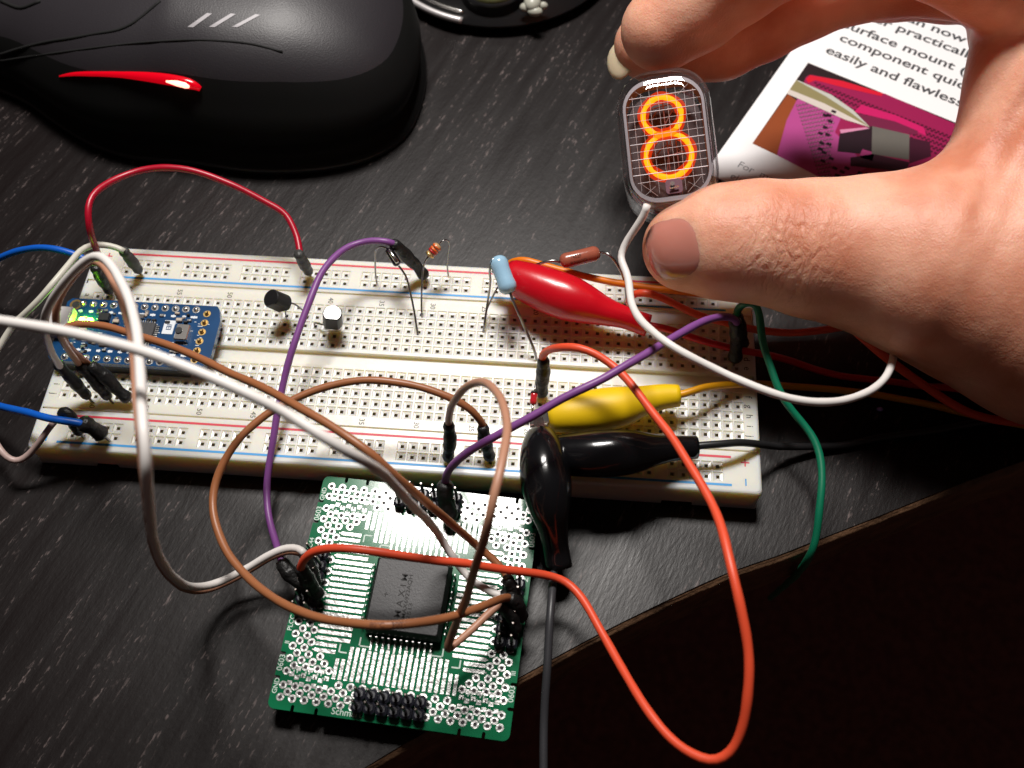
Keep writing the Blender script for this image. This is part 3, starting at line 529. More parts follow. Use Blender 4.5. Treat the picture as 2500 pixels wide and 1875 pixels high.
wire('long coral wire hanging in a deep loop past the desk edge', M['w_orange'], [(1326, 890, 18), (1324, 872, 22), (1334, 857), (1365, 848, 30), (1396, 846), (1434, 854), (1469, 873), (1501, 896, 32), (1532, 927), (1564, 968), (1601, 1017, 34), (1643, 1071), (1675, 1122), (1706, 1172, 38), (1738, 1229), (1760, 1286), (1776, 1343), (1789, 1400, 44), (1804, 1461), (1817, 1524), (1826, 1587), (1829, 1651, 38), (1824, 1714), (1811, 1783), (1787, 1835), (1751, 1858, 28), (1713, 1852), (1668, 1828), (1627, 1793), (1589, 1746, 22), (1554, 1692), (1516, 1628), (1485, 1572), (1459, 1527, 14), (1434, 1479), (1409, 1444), (1380, 1419, 12), (1352, 1408), (1327, 1402), (1263, 1394, 16), (1200, 1386), (1138, 1376), (1043, 1365, 24), (980, 1356), (916, 1347), (853, 1340), (806, 1338, 26), (765, 1346), (742, 1362), (734, 1384, 18), (735, 1395, 16)], [C([(1327, 876, 21.5), (1326, 915), (1322, 964, 10)], 1.5), C([(733, 1383, 17.5), (748, 1410), (778, 1455, 8.6)], 1.55)], r=.88)
wire('bright white wire hanging from the glowing tube and looping back under the hand', M['w_white'], [(1580, 500, 46), (1573, 525, 44), (1554, 554), (1532, 585), (1516, 617, 36), (1516, 639), (1529, 664), (1537, 695), (1539, 722, 36), (1546, 752), (1561, 778), (1586, 804), (1621, 832, 45), (1675, 865), (1738, 897, 44), (1801, 927), (1863, 953), (1927, 972), (1990, 982, 42), (2053, 979), (2113, 960), (2154, 931), (2173, 902, 30), (2181, 870), (2178, 842, 22), (2162, 816), (2135, 790, 14), (2100, 765, 12)], [], r=.82)
wire('green wire curving off the right end of the breadboard and dropping past the desk edge', M['w_green'], [(1799, 775, 18), (1802, 755, 23), (1820, 740, 27), (1840, 739), (1852, 755), (1856, 785, 24), (1858, 816), (1868, 858), (1884, 902, 20), (1897, 943), (1917, 980), (1946, 1017), (1977, 1055, 14), (1996, 1090), (2005, 1128), (2007, 1169, 12), (2004, 1216), (1999, 1264), (1993, 1305, 7), (1984, 1340), (1968, 1372, 1), (1945, 1402, -14), (1915, 1430, -45), (1880, 1460, -90)], [C([(1799, 768, 20), (1806, 800), (1815, 845, 10.5)], 1.5)], r=.85)
wire('orange wire passing behind the red clip along the far rail', M['w_or2'], [(1236, 650, 12), (1254, 636, 15), (1279, 634), (1304, 640), (1342, 652, 16), (1390, 665), (1437, 677), (1485, 687, 15), (1548, 697), (1611, 706), (1675, 713), (1738, 722, 14), (1801, 722), (1870, 730, 14), (1960, 760, 12)], [], r=.85)
wire('coral wire lying over the upper right of the breadboard under the thumb', M['w_orange'], [(1536, 740, 11), (1540, 724, 17), (1552, 716, 20), (1575, 714), (1602, 721), (1643, 741, 18), (1690, 763), (1738, 779), (1785, 791, 16), (1833, 803), (1896, 812, 14), (1927, 813), (1990, 808), (2053, 799), (2085, 794, 14), (2150, 770, 14)], [], r=.88)
wire('red orange wire coming out from under the hand and off the right edge', M['w_orange'], [(2010, 745, 24), (2059, 786, 24), (2085, 805), (2116, 835), (2164, 873, 22), (2211, 908), (2259, 943), (2306, 976, 16), (2354, 1003), (2417, 1022), (2500, 1032, 9), (2600, 1042, 6)], [], r=.95)

# writing printed along the brown loop
def wire_text(P, r, s, s0, size, parent):
    d = np.r_[0, np.cumsum(np.linalg.norm(np.diff(P, axis=0), axis=1))]; T = unit(np.gradient(P, axis=0))
    def bend(V):
        out = []
        for x, y, _ in V:
            q = np.array([np.interp(s0+x, d, P[:, k]) for k in range(3)]); t = unit(np.array([np.interp(s0+x, d, T[:, k]) for k in range(3)]))
            up = unit(CAM-q); up = unit(up-t*np.dot(up, t)); sd = np.cross(up, t); a = y/r
            out.append(q+(up*math.cos(a)+sd*math.sin(a))*(r+.03))
        return np.array(out)
    text('wire_lettering', s, size, (0, 0), 0, M['wprint'], parent, flip=bend, valign='CENTER')
dB = np.r_[0, np.cumsum(np.linalg.norm(np.diff(Pb[1], axis=0), axis=1))]; uv = at(905, 1526, 36); i0 = int(np.argmin(np.linalg.norm(Pb[1]-uv, axis=1)))
wire_text(Pb[1], .85, '80°C   300V', dB[i0], 1.25, Pb[0])

# ---------------------------------------------------------------- alligator clips with their leads
def clip(label, mb, mw, ax, rads, lead, jawdir=1, zr=.9, flare=True):
    A = path(ax); A = crom(A, 1.0); k = len(A); s = np.linspace(0, 1, k); R = np.interp(s, np.linspace(0, 1, len(rads)), rads)
    for _ in range(3): R[1:-1] = (R[:-2]+2*R[1:-1]+R[2:])/4
    t = thing('alligator_clip', label, 'alligator clip', (A[0][0], A[0][1], 0 if False else max(0, A[:, 2].min()-R.max())), 'alligator clips with rubber boots')
    d0 = unit(A[0]-A[2]); d1 = unit(A[-1]-A[-3])
    P = np.concatenate([[A[0]-d0*5, A[0]-d0*1.0, A[0]], A[1:-1], [A[-1], A[-1]-d1*.1, A[-1]-d1*2.5]]); rr = np.concatenate([[R[0]*.5, R[0]*.78, R[0]*.9], R[1:-1], [R[-1]*1.0, R[-1]*.7, R[-1]*.45]])
    MB().tube(P, rr, 24, cap=True).build('rubber_boot', mb, t, smooth=True)
    j = MB(); u = np.cross(d0, (0, 0, 1)); u = unit(u)
    for sg in (-1, 1):
        a = A[0]-d0*6; bq = A[0]+d0*4.2
        V = [a+u*2-np.array([0, 0, sg*-1.4]), a-u*2-np.array([0, 0, sg*-1.4]), bq-u*1.0+np.array([0, 0, sg*.35]), bq+u*1.0+np.array([0, 0, sg*.35])]
        V += [v+np.array([0, 0, sg*.5]) for v in V]
        j.add(V, [(0, 1, 2, 3), (7, 6, 5, 4), (0, 4, 5, 1), (1, 5, 6, 2), (2, 6, 7, 3), (3, 7, 4, 0)])
        for q in range(4): j.box(bq-d0*(.4+q*.8)+np.array([0, 0, sg*.2]), (.35, 1.6, .5))
    j.build('metal_jaw', M['metal'], t)
    Pw = smoothpath(crom(np.concatenate([[A[-1]-d1*2], path(lead)]), 1.3), 2)
    MB().tube(Pw, .85, 12).build('lead_wire', mw, t, smooth=True)
    return t
clip('black clip standing upright, its grey cable running off the bottom of the photo', M['boot_k'], M['w_grey'], [(1318, 1056, 17), (1326, 1121, 19), (1339, 1216, 18), (1349, 1280, 14), (1358, 1343, 9), (1364, 1386, 7)], [2.9, 4.6, 5.3, 5.5, 4.6, 3.2, 2.75, 3.0], [(1352, 1392, 8), (1348, 1445, 11), (1343, 1508, 12), (1339, 1572, 11), (1336, 1635, 10), (1331, 1698, 8), (1328, 1761, 6), (1327, 1825, 5), (1327, 1900, 4), (1326, 2000, 3)])
clip('glossy black booted clip lying level across the right half of the near rail', M['boot_k'], M['w_blk'], [(1340, 1110, 15), (1400, 1110, 16), (1460, 1108, 17), (1530, 1104, 17), (1600, 1098, 16), (1650, 1094, 15), (1700, 1092, 14.5)], [4.0, 4.7, 5.0, 5.2, 4.9, 3.6, 2.7, 2.55], [(1712, 1087, 15), (1754, 1085, 15), (1801, 1080, 14), (1849, 1084, 11), (1900, 1090, 6), (1990, 1090, 2.5), (2053, 1088, 1.5), (2150, 1068, 1.5), (2275, 1052, 1.5), (2385, 1032, 1.5), (2520, 1020, 1.5)])
clip('matt yellow booted clip lying on the breadboard above the black one', M['boot_y'], M['w_yel'], [(1336, 1022, 14), (1380, 1013, 15), (1440, 1005, 15), (1520, 992, 15.5), (1590, 974, 15.5), (1625, 968, 15.5), (1658, 966, 15.5)], [3.2, 4.3, 4.8, 4.9, 4.6, 3.4, 2.9, 2.5], [(1672, 962, 16), (1706, 949, 16), (1754, 941, 14), (1801, 938, 12), (1865, 938, 8), (1927, 943, 5), (2022, 950, 2), (2116, 960, 1.2), (2180, 971, 1.2), (2275, 989, 1.2), (2338, 1005, 1.2), (2400, 1020, 1.2), (2520, 1042, 1.2)])
clip('glossy red booted clip slanting down the far rail behind the pale blue resistor', M['boot_r'], M['w_ccol'], [(1238, 668, 18), (1290, 690, 18), (1345, 712, 18), (1410, 736, 18), (1470, 758, 17), (1525, 775, 16), (1582, 795, 15)], [3.7, 4.8, 5.4, 5.5, 4.6, 3.3, 2.5, 2.7], [(1590, 796, 16), (1618, 800, 17), (1659, 813, 17), (1706, 829, 15), (1754, 842, 13), (1801, 854, 12), (1863, 864, 10), (1927, 880, 6), (1990, 902, 3), (2053, 918, 1.5), (2116, 926, 1.2), (2180, 932, 1.2), (2243, 942, 1.2), (2306, 946, 3), (2370, 953, 5), (2433, 968, 6), (2540, 990, 6)])

# ---------------------------------------------------------------- loose components
def rmat(a):                    # frame whose z axis is a
    a = unit(np.array(a, float)); x = unit(np.cross(a, (0.1, .9, .2))); y = np.cross(a, x); return np.stack([x, y, a], 1)
def lathe(name, m, a, b_, prof, t, n=20, mi=None):
    a, b_ = np.array(a), np.array(b_); P = [a+(b_-a)*p[0] for p in prof]; mb = MB(); 
    R = rmat(b_-a); V = []; F = []
    for (s, r) in prof:
        for i in range(n): V.append(a+(b_-a)*s+R[:, 0]*r*math.cos(2*math.pi*i/n)+R[:, 1]*r*math.sin(2*math.pi*i/n))
    for k_ in range(len(prof)-1):
        for i in range(n): F.append((k_*n+i, k_*n+(i+1) % n, (k_+1)*n+(i+1) % n, (k_+1)*n+i))
    F += [tuple(range(n-1, -1, -1)), tuple((len(prof)-1)*n+i for i in range(n))]
    return mb.add(V, F).build(name, m, t, smooth=True)
DB = [(0, .4), (.02, 1.0), (.08, 1.55), (.16, 1.85), (.27, 1.8), (.36, 1.65), (.64, 1.65), (.73, 1.8), (.84, 1.85), (.92, 1.55), (.98, 1.0), (1, .4)]
def lead(t, pts, r=.27, m='lead'): MB().tube(smoothpath(crom(path(pts), .8), 1), r, 8).build('lead_wire', M[m], t, smooth=True)
t = thing('resistor', 'large pale blue resistor standing at the tip of the red clip', 'resistor', tuple(at(1226, 671, 9)))
lathe('enamel_body', M['res_b'], at(1212, 626, 26), at(1245, 716, 23), [(p, r*1.14) for p, r in [(0, .5), (.03, 1.2), (.1, 1.75), (.2, 1.95), (.35, 1.78), (.65, 1.78), (.8, 1.95), (.9, 1.75), (.97, 1.2), (1, .5)]], t)
lead(t, [(1246, 716, 23), (1249, 726, 22.5), (1263, 757, 21), (1283, 805, 16), (1304, 854, 12), (1312, 885, 8)], .33); lead(t, [(1211, 628, 26), (1204, 632, 27), (1196, 655, 25), (1197, 690, 20), (1190, 740, 14), (1183, 790, 11), (1178, 819, 7.5)], .27)
t = thing('bent_lead', 'thin bare wire leg slanting from the red clip jaw into the breadboard', 'wire', tuple(at(1180, 770, 9)))
lead(t, [(1222, 690, 18), (1213, 705, 17), (1196, 738, 13), (1187, 760, 11), (1181, 800, 9), (1178, 815, 7)], .24)
t = thing('resistor', 'brown resistor with black writing hovering between the red clip and the hand', 'resistor', tuple(at(1415, 627, 9)))
ra, rb = at(1367, 640, 21), at(1464, 616, 21); lathe('enamel_body', M['res_br'], ra, rb, [(0, .3), (.02, 1.1), (.07, 1.6), (.14, 1.85), (.5, 1.8), (.86, 1.85), (.93, 1.6), (.98, 1.1), (1, .3)], t)
lead(t, [(1367, 640, 21), (1355, 636, 21.5), (1330, 640, 21), (1300, 650, 19), (1280, 662, 17)], .33); lead(t, [(1463, 617, 21), (1478, 617, 22), (1490, 624, 22), (1504, 642, 20), (1520, 672, 16), (1528, 705, 12), (1530, 738, 7.5)], .33)
ax_ = unit(rb-ra); upc = unit(CAM-(ra+rb)/2); upc = unit(upc-ax_*np.dot(upc, ax_)); sdc = np.cross(upc, ax_)
def onres(o): return lambda V: np.array([ra+ax_*(o[0]+x)+(upc*math.cos((y+o[1])/1.9)+sdc*math.sin((y+o[1])/1.9))*1.93 for x, y, _ in V])
text('resistor_lettering', 'RN60D', 1.35, (0, 0), 0, M['wprint'], t, flip=onres((2.0, -1.5))); text('resistor_lettering', '1402F', 1.1, (0, 0), 0, M['wprint'], t, flip=onres((2.3, .1)))
t = thing('resistor', 'tiny resistor with orange and gold bands standing above the far rail', 'resistor', tuple(at(1058, 612, 9)))
sa, sb_ = at(1072, 597, 21), at(1046, 626, 19); L_ = sb_-sa
bd = lathe('banded_body', M['res_tan'], sa, sb_, [(0, .3), (.05, .9), (.2, 1.15), (.3, .98), (.7, .98), (.8, 1.15), (.95, .9), (1, .3)], t)
for (p, m_) in ((.14, 'band_o'), (.36, 'band_o'), (.52, 'band_r'), (.78, 'band_g')): lathe('colour_band', M[m_], sa+L_*p, sa+L_*(p+.13), [(0, .9), (.01, 1.18), (.99, 1.18), (1, .9)], bd)
lead(t, [(1072, 597, 21), (1080, 588, 22), (1090, 585, 21.5), (1097, 594, 19.5), (1094, 620, 16), (1092, 650, 12), (1096, 683, 7.5)], .2); lead(t, [(1046, 626, 19), (1037, 640, 17.5), (1032, 665, 15), (1030, 700, 13), (1029, 750, 11), (1031, 788, 7.5)], .22)
t = thing('glass_diode', 'shiny clear glass diode leaning beside the purple wire connector', 'diode', tuple(at(962, 627, 9)))
lathe('glass_body', M['boot_k'], at(947, 608, 22), at(972, 647, 21), [(0, .3), (.04, .8), (.12, 1.0), (.5, 1.02), (.88, 1.0), (.96, .8), (1, .3)], t)
lathe('silver_core', M['metal'], at(949, 609, 22.9), at(971, 642, 21.9), [(0, .2), (.05, .5), (.95, .5), (1, .2)], t)
lead(t, [(947, 608, 22), (938, 603, 22.5), (925, 603, 22), (917, 612, 20), (916, 640, 16), (917, 670, 12), (921, 697, 7.5)], .22); lead(t, [(972, 647, 21), (978, 655, 20.5), (990, 672, 19), (1002, 715, 15.5), (1012, 765, 12.5), (1018, 805, 10), (1023, 832, 7.5)], .26)
t = thing('red_diode', 'small red glass diode standing at the mouth of the yellow clip', 'diode', tuple(at(1303, 975, 9)))
lathe('glass_body', M['dio'], at(1305, 957, 14), at(1301, 988, 13), [(0, .4), (.05, .8), (.3, .85), (.5, .78), (.7, .85), (.95, .75), (1, .35)], t)
lathe('black_band', M['blk'], at(1305, 956, 14.05), at(1304.5, 961, 14), [(0, .5), (.3, .88), (1, .9)], t)
lead(t, [(1305, 957, 14), (1308, 940, 14), (1312, 905, 12), (1314, 890, 7.5)], .25); lead(t, [(1301, 988, 13), (1300, 1000, 13), (1299, 1015, 12), (1299, 1040, 7.5)], .3, 'metal')
def transistor(label, c, top, flat_ang, legs):
    t = thing('transistor', label, 'transistor', (c[0], c[1], 9), 'black half round transistors'); ax = unit(np.array(top)-np.array(c)); R = rmat(ax)
    # rotate frame so the flat faces flat direction
    f = unit(np.array(flat_ang)-ax*np.dot(flat_ang, ax)); s_ = np.cross(ax, f); V = []; n = 22; prof = [(-2.35, 1.0), (2.1, .96), (2.35, .88)]
    base = []
    for i in range(n):
        a = math.radians(38+i*(360-76)/(n-1)); base.append((2.35*math.cos(a), 2.35*math.sin(a)))
    c = np.array(c, float)
    for h, k_ in prof: V += [c+ax*h+(f*x+s_*y)*k_ for x, y in base]
    F = [tuple(range(n-1, -1, -1)), tuple(range(2*n, 3*n))]+[(r*n+i, r*n+(i+1) % n, (r+1)*n+(i+1) % n, (r+1)*n+i) for r in range(2) for i in range(n)]
    mc = MB(); mc.add(V, F); mc.m = [1 if i_ == 1 else 0 for i_ in range(len(F))]; mc.build('plastic_case', [M['blk'], M['blkg']], t)
    for k_, e in zip((-1.27, 0, 1.27), legs):
        a0_ = c-ax*2.3+s_*k_; a1_ = a0_-ax*1.5+s_*k_*.5; MB().tube(crom([a0_, a1_, np.array([e[0], e[1], 10]), np.array([e[0], e[1], 6.8])], .8), .22, 8).build('leg', M['lead'], t)
cA = at(677, 735, 17); tA = cA+unit(CAM-cA)*1+np.array([-.75, .25, .1]); transistor('black transistor tilted with its round top towards the viewer, left of the purple wire', cA, tA, (0.1, -1, -.2), [(HX(45)+.0, 13.97), (HX(44), 11.43), (HX(42), 11.43)])
cB = at(812, 776, 15); transistor('black transistor catching a white glare on top, right of the purple wire', cB, cB+np.array([.15, -.05, .98]), (0.0, -1, -.3), [(HX(41), 8.89), (HX(40), 8.89), (HX(39), 8.89)])

# ---------------------------------------------------------------- glowing numeral tube
TC = dep(1628, 335, 212); n_ = unit(-ray(1628, 335)+(-DN)*.36+RT*-.02)
ex = RT*math.cos(math.radians(5))-DN*math.sin(math.radians(5)); ex = unit(ex-n_*np.dot(ex, n_)); ey = np.cross(n_, ex)
def tl(x, y, z=0): return TC+ex*x+ey*y+n_*z
def tube_thing():
    t = thing('numeral_tube', 'clear glass indicator tube with a glowing orange figure 8, pinched between thumb and finger', 'indicator tube', tuple(tl(0, 0, -6)))
    def rr(w_, h_, r, z, n=8):
        out = []
        for cx, cy, a in ((w_-r, -h_+r, -90), (w_-r, h_-r, 0), (-w_+r, h_-r, 90), (-w_+r, -h_+r, 180)):
            for s in range(n+1): an = math.radians(a+s*90/n); out.append(tl(cx+r*math.cos(an), cy+r*math.sin(an), z))
        return out
    def shell(rings, name, m, close0=True, close1=True, flip=False):
        V = []; k = len(rings[0])
        for r in rings: V += r
        F = [(a*k+i, a*k+(i+1) % k, (a+1)*k+(i+1) % k, (a+1)*k+i) for a in range(len(rings)-1) for i in range(k)]
        if close0: F.append(tuple(range(k-1, -1, -1)))
        if close1: F.append(tuple((len(rings)-1)*k+i for i in range(k)))
        if flip: F = [f[::-1] for f in F]
        return V, F
    W, H = 10.4, 15.6
    outer = [rr(W*.93, H*.95, 7.2, -14.5), rr(W, H, 8, -13)]+[rr(W, H, 8, z) for z in (-10, -6, -2)]+[rr(W-.35, H-.35, 7.7, .6), rr(W-1.2, H-1.2, 6.9, 1.7), rr(W-2.4, H-2.4, 5.7, 2.3), rr(W-4.5, H-4.5, 4, 2.55)]
    V1, F1 = shell(outer, '', None); i_ = 1.0
    inner = [rr(W-i_-.4, H-i_-.4, 6.6, -12.5), rr(W-i_, H-i_, 7, -12), rr(W-i_, H-i_, 7, -2), rr(W-i_-.4, H-i_-.4, 6.6, .1), rr(W-i_-1.4, H-i_-1.4, 5.6, .95), rr(W-4.5, H-4.5, 4, 1.35)]
    V2, F2 = shell(inner, '', None, flip=True)
    g = MB(); g.add(V1, F1); g.add(V2, F2); g.build('glass_envelope', M['glass'], t, smooth=True)
    bs = MB(); V, F = shell([rr(8.2, 13.2, 6, -18), rr(8.8, 13.8, 6.5, -17.4), rr(8.8, 13.8, 6.5, -14.9)], '', None); bs.add(V, F); bo = bs.build('glass_base', M['tubebase'], t)
    for a in range(11): p = MB(); an = a*2*math.pi/11; p.tube([tl(6.2*math.cos(an), 10.6*math.sin(an), -17.6), tl(6.2*math.cos(an), 10.6*math.sin(an), -22)], .45, 8); p.build('contact_pin', M['metal'], bo)
    V, F = shell([rr(8.1, 13.2, 6, -10.5), rr(8.1, 13.2, 6, -8.2)], '', None); MB().add(V, F).build('ceramic_back', M['ceramic'], t)
    # anode frame
    o1 = [rr(8.9, 14.0, 6.4, -1.6), rr(8.9, 14.0, 6.4, -1.0), rr(8.3, 13.0, 5.6, -1.0), rr(8.1, 12.8, 5.4, -4.2)]; V, F = shell(o1, '', None, False, False); MB().add(V, F).build('anode_frame', M['anode'], t)
    gr = MB()
    for k in range(12):
        y = 10.2-1.75*k; hw = 8.1 if abs(y) < 8.5 else 7.3; gr.tube([tl(-hw, y, -1.2), tl(hw, y, -1.2)], .11 if k % 2 == 0 else .05, 6)
    for k in range(8):
        x = -6.6+1.9*k; gr.tube([tl(x, -12.6+abs(x)*.25, -1.25), tl(x, 12.4-abs(x)*.25, -1.25)], .035, 5)
    for sg in (-1, 1):
        gr.tube([tl(-6.5*sg, -9.3, -1.2), tl(-3.2*sg, -12.5, -1.2)], .06, 5); gr.tube([tl(-3.5*sg, -10.2, -1.2), tl(-6*sg, -12, -1.2)], .05, 5); gr.tube([tl(-6*sg, 12, -1.2), tl(-3.4*sg, 9.8, -1.2)], .05, 5)
    gr.build('anode_mesh', M['usb'], t)
    def loop(cx, cy, rx, ry, z, n=48): return np.array([tl(cx+rx*math.cos(2*math.pi*i/n), cy+ry*math.sin(2*math.pi*i/n), z) for i in range(n)])
    d = MB(); halo = MB()
    for cx, cy, rx, ry in ((-.45, 6.2, 4.2, 4.25), (.05, -3.0, 5.0, 4.95)): d.tube(loop(cx, cy, rx, ry, -3.2), .55*(1+.13*np.sin(np.arange(48)*.9+cy)+.07*np.sin(np.arange(48)*2.1)), 10, closed=True)
    dg = d.build('lit_figure', M['glow'], t, smooth=True, label='glowing orange figure 8')
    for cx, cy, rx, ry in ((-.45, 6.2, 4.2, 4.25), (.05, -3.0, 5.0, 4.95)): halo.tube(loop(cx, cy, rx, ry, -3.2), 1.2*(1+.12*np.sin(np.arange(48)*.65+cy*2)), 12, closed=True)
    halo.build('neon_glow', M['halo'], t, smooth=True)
    def dl(pts, z, r=.16): u_ = MB(); u_.tube(crom([tl(x, y, z) for x, y in pts], .8), r, 6); u_.build('unlit_figure', M['dim'], t, smooth=True)
    dl([(0, 10), (0, 2), (0, -9)], -4.6); dl([(2.5, 9), (-3, -2), (3.8, -2)], -5.2); dl([(2, 3), (2, -4), (2, -9)], -5.2); dl([(-4, 9), (4, 9), (.5, 0), (-1, -9)], -5.8); dl([(4, 7), (-1, 9), (-4, 3), (-4.6, -4), (0, -8.6), (4.5, -4), (0, .4), (-4, -3)], -6.4)
    s = MB(); V, F = shell([rr(1.8, 1.6, .75, -2.2), rr(1.8, 1.6, .75, -.6)], '', None); s.add(np.array(V)+ey*-10.9+ex*.4, F); so = s.build('spacer', M['mauve'], t)
    s = MB(); s.tube([tl(.1, -10.6, -.3), tl(.1, -10.6, .5)], .5, 10); s.tube([tl(-.6, -11.5, .1), tl(1.4, -11.3, .1)], .22, 8); s.build('spacer_pin', M['metal'], so)
tube_thing()

# ---------------------------------------------------------------- hand (one continuous skin grown from a distance field)
def surface_nets(Fd, org_, h):
    nx, ny, nz = Fd.shape; s = Fd < 0
    c = s[:-1, :-1, :-1].astype(int)
    tot = sum(s[i:nx-1+i, j:ny-1+j, k:nz-1+k].astype(int) for i in (0, 1) for j in (0, 1) for k in (0, 1)); act = (tot > 0) & (tot < 8)
    acc = np.zeros(act.shape+(3,)); cnt = np.zeros(act.shape)
    for ax in range(3):
        for a in (0, 1):
            for b2 in (0, 1):
                o = [0, 0, 0]; oth = [q for q in range(3) if q != ax]; o[oth[0]] = a; o[oth[1]] = b2; p = list(o); p[ax] += 1
                f0 = Fd[o[0]:nx-1+o[0], o[1]:ny-1+o[1], o[2]:nz-1+o[2]]; f1 = Fd[p[0]:nx-1+p[0], p[1]:ny-1+p[1], p[2]:nz-1+p[2]]
                cr = (f0 < 0) != (f1 < 0); tt = np.where(cr, f0/(f0-f1+1e-12), 0)
                pt = np.zeros(act.shape+(3,)); pt[..., oth[0]] = a; pt[..., oth[1]] = b2; pt[..., ax] = tt
                acc += pt*cr[..., None]; cnt += cr
    idx = -np.ones(act.shape, int); I = np.argwhere(act); idx[act] = np.arange(len(I)); V = org_+(I+acc[act]/cnt[act][:, None])*h; Q = []
    for ax in range(3):
        oth = [(ax+1) % 3, (ax+2) % 3]; f0 = s; sl0 = [slice(None)]*3; sl1 = [slice(None)]*3; sl0[ax] = slice(0, -1); sl1[ax] = slice(1, None)
        ch = s[tuple(sl0)] != s[tuple(sl1)]; E = np.argwhere(ch); E = E[(E[:, oth[0]] > 0) & (E[:, oth[1]] > 0) & (E[:, oth[0]] < Fd.shape[oth[0]]-1) & (E[:, oth[1]] < Fd.shape[oth[1]]-1)]
        d0 = np.zeros(3, int); d0[oth[0]] = 1; d1 = np.zeros(3, int); d1[oth[1]] = 1
        q = [idx[tuple((E-e).T)] for e in (d0*0, d0, d0+d1, d1)]; q = np.stack(q, 1); ins = s[tuple(E.T)]
        q = np.where(ins[:, None], q, q[:, ::-1]); Q.append(q[(q >= 0).all(1)])
    return V, np.concatenate(Q)
def hp(u, v, r, t): return (dep(u, v, t), r*t/FPX)
def make_hand():
    thumb = [hp(1676, 604, 108, 214), hp(1763, 592, 137, 212.5), hp(1853, 590, 146, 212), hp(1990, 608, 166, 211), hp(2130, 622, 190, 210), hp(2270, 650, 228, 208), hp(2420, 690, 262, 208), hp(2580, 740, 300, 207), hp(2800, 800, 310, 206)]
    index = [hp(1616, 72, 101, 221), hp(1700, 12, 110, 218), hp(1800, -58, 111, 212), hp(1920, -140, 122, 204), hp(2060, -190, 130, 196), hp(2300, -160, 145, 194), hp(2520, -60, 165, 198)]
    middle = [hp(1580, 112, 82, 236), hp(1660, 112, 88, 235), hp(1760, 92, 98, 233), hp(1860, 46, 98, 231), hp(1960, -6, 100, 228), hp(2090, -62, 110, 225), hp(2300, -100, 130, 216), hp(2520, -70, 150, 208)]
    ring = [hp(1960, -60, 88, 233), hp(2060, -36, 86, 231), hp(2180, -46, 90, 229), hp(2330, -58, 106, 224), hp(2440, -70, 112, 218), hp(2580, -10, 130, 214)]
    palm = [hp(2545, 10, 140, 206), hp(2560, 200, 165, 205), hp(2560, 400, 190, 206), hp(2520, 580, 230, 208)]
    palm2 = [hp(2540, 60, 160, 218), hp(2640, 260, 200, 216), hp(2680, 480, 230, 214), hp(2700, 700, 280, 210)]
    palm3 = [hp(2640, -10, 200, 214), hp(2820, 300, 300, 212), hp(2900, 700, 330, 208)]
    web = [hp(2330, 560, 150, 209), hp(2440, 420, 95, 208), hp(2492, 260, 85, 207), hp(2520, 110, 95, 206)]
    lo = np.array([28., -30., -6.]); allp = np.array([p for ch in (thumb, index, middle, ring, palm, palm2, palm3, web) for p, _ in ch]); mx_r = 30
    al_ = [pr_ for ch in (thumb, index, middle, ring, palm, palm2, palm3, web) for pr_ in ch]; lo = np.min([p-r_ for p, r_ in al_], 0)-3; hi = np.max([p+r_ for p, r_ in al_], 0)+4; h = .85
    N_ = ((hi-lo)/h).astype(int)+1; g = [lo[i]+np.arange(N_[i])*h for i in range(3)]; X, Y, Z = np.meshgrid(*g, indexing='ij', sparse=True)
    X = X.astype(np.float32); Y = Y.astype(np.float32); Z = Z.astype(np.float32)
    def cap(a, ra_, b_, rb_):
        d = b_-a; L2 = float(d@d); tt = np.clip(((X-a[0])*d[0]+(Y-a[1])*d[1]+(Z-a[2])*d[2])/L2, 0, 1)
        return np.sqrt((X-a[0]-tt*d[0])**2+(Y-a[1]-tt*d[1])**2+(Z-a[2]-tt*d[2])**2)-(ra_+(rb_-ra_)*tt)
    def smin(a, b_, k): hh = np.clip(.5+.5*(b_-a)/k, 0, 1); return b_*(1-hh)+a*hh-k*hh*(1-hh)
    def chain(ch, k=2.5):
        f = None
        for (p, r), (q, s2) in zip(ch[:-1], ch[1:]): c = cap(p, r, q, s2); f = c if f is None else smin(f, c, k)
        return f
    T_ = chain(thumb); pm_ = smin(chain(palm, 5), chain(palm2, 6), 8); pm_ = smin(pm_, chain(palm3, 6), 8)
    I_ = chain(index); Mi = chain(middle); Ri = chain(ring)
    f = smin(T_, chain(web, 6), 9); f = smin(f, pm_, 9); fi = smin(I_, Mi, 1.2); fi = smin(fi, Ri, 1.5); f = smin(f, fi, 2.0)
    # fleshy thumb ball and tendon ridge between thumb and index knuckle
    V, Q = surface_nets(f, lo, h)
    # a few smoothing passes
    n = len(V); E = np.concatenate([Q[:, [0, 1]], Q[:, [1, 2]], Q[:, [2, 3]], Q[:, [3, 0]]]); E = np.concatenate([E, E[:, ::-1]])
    deg = np.bincount(E[:, 0], minlength=n)[:, None]
    for _ in range(4):
        A = np.stack([np.bincount(E[:, 0], V[E[:, 1], k_], n) for k_ in range(3)], 1)/np.maximum(deg, 1); V = V*.4+A*.6
    # low relief: tendons on the back of the hand, soft folds at the thumb joint
    tr = at(1905, 600, 45)
    c_ = unit(dep(2500, 120, 206)-dep(2290, 560, 209)); e1 = unit(np.cross(c_, FW)); rel = V-dep(2400, 300, 208)
    sdist = rel@e1; along = rel@c_; amp = np.exp(-(along/22)**2)*np.exp(-((sdist-3)/12)**2); nrm = unit(CAM-V)
    V = V+nrm*(amp*(.55*np.sin(sdist*1.15+along*.06)))[:, None]
    ta = unit(thumb[3][0]-thumb[1][0]); al = (V-dep(1925, 605, 205))@ta; far_ = np.linalg.norm(V-dep(1925, 605, 205), axis=1)
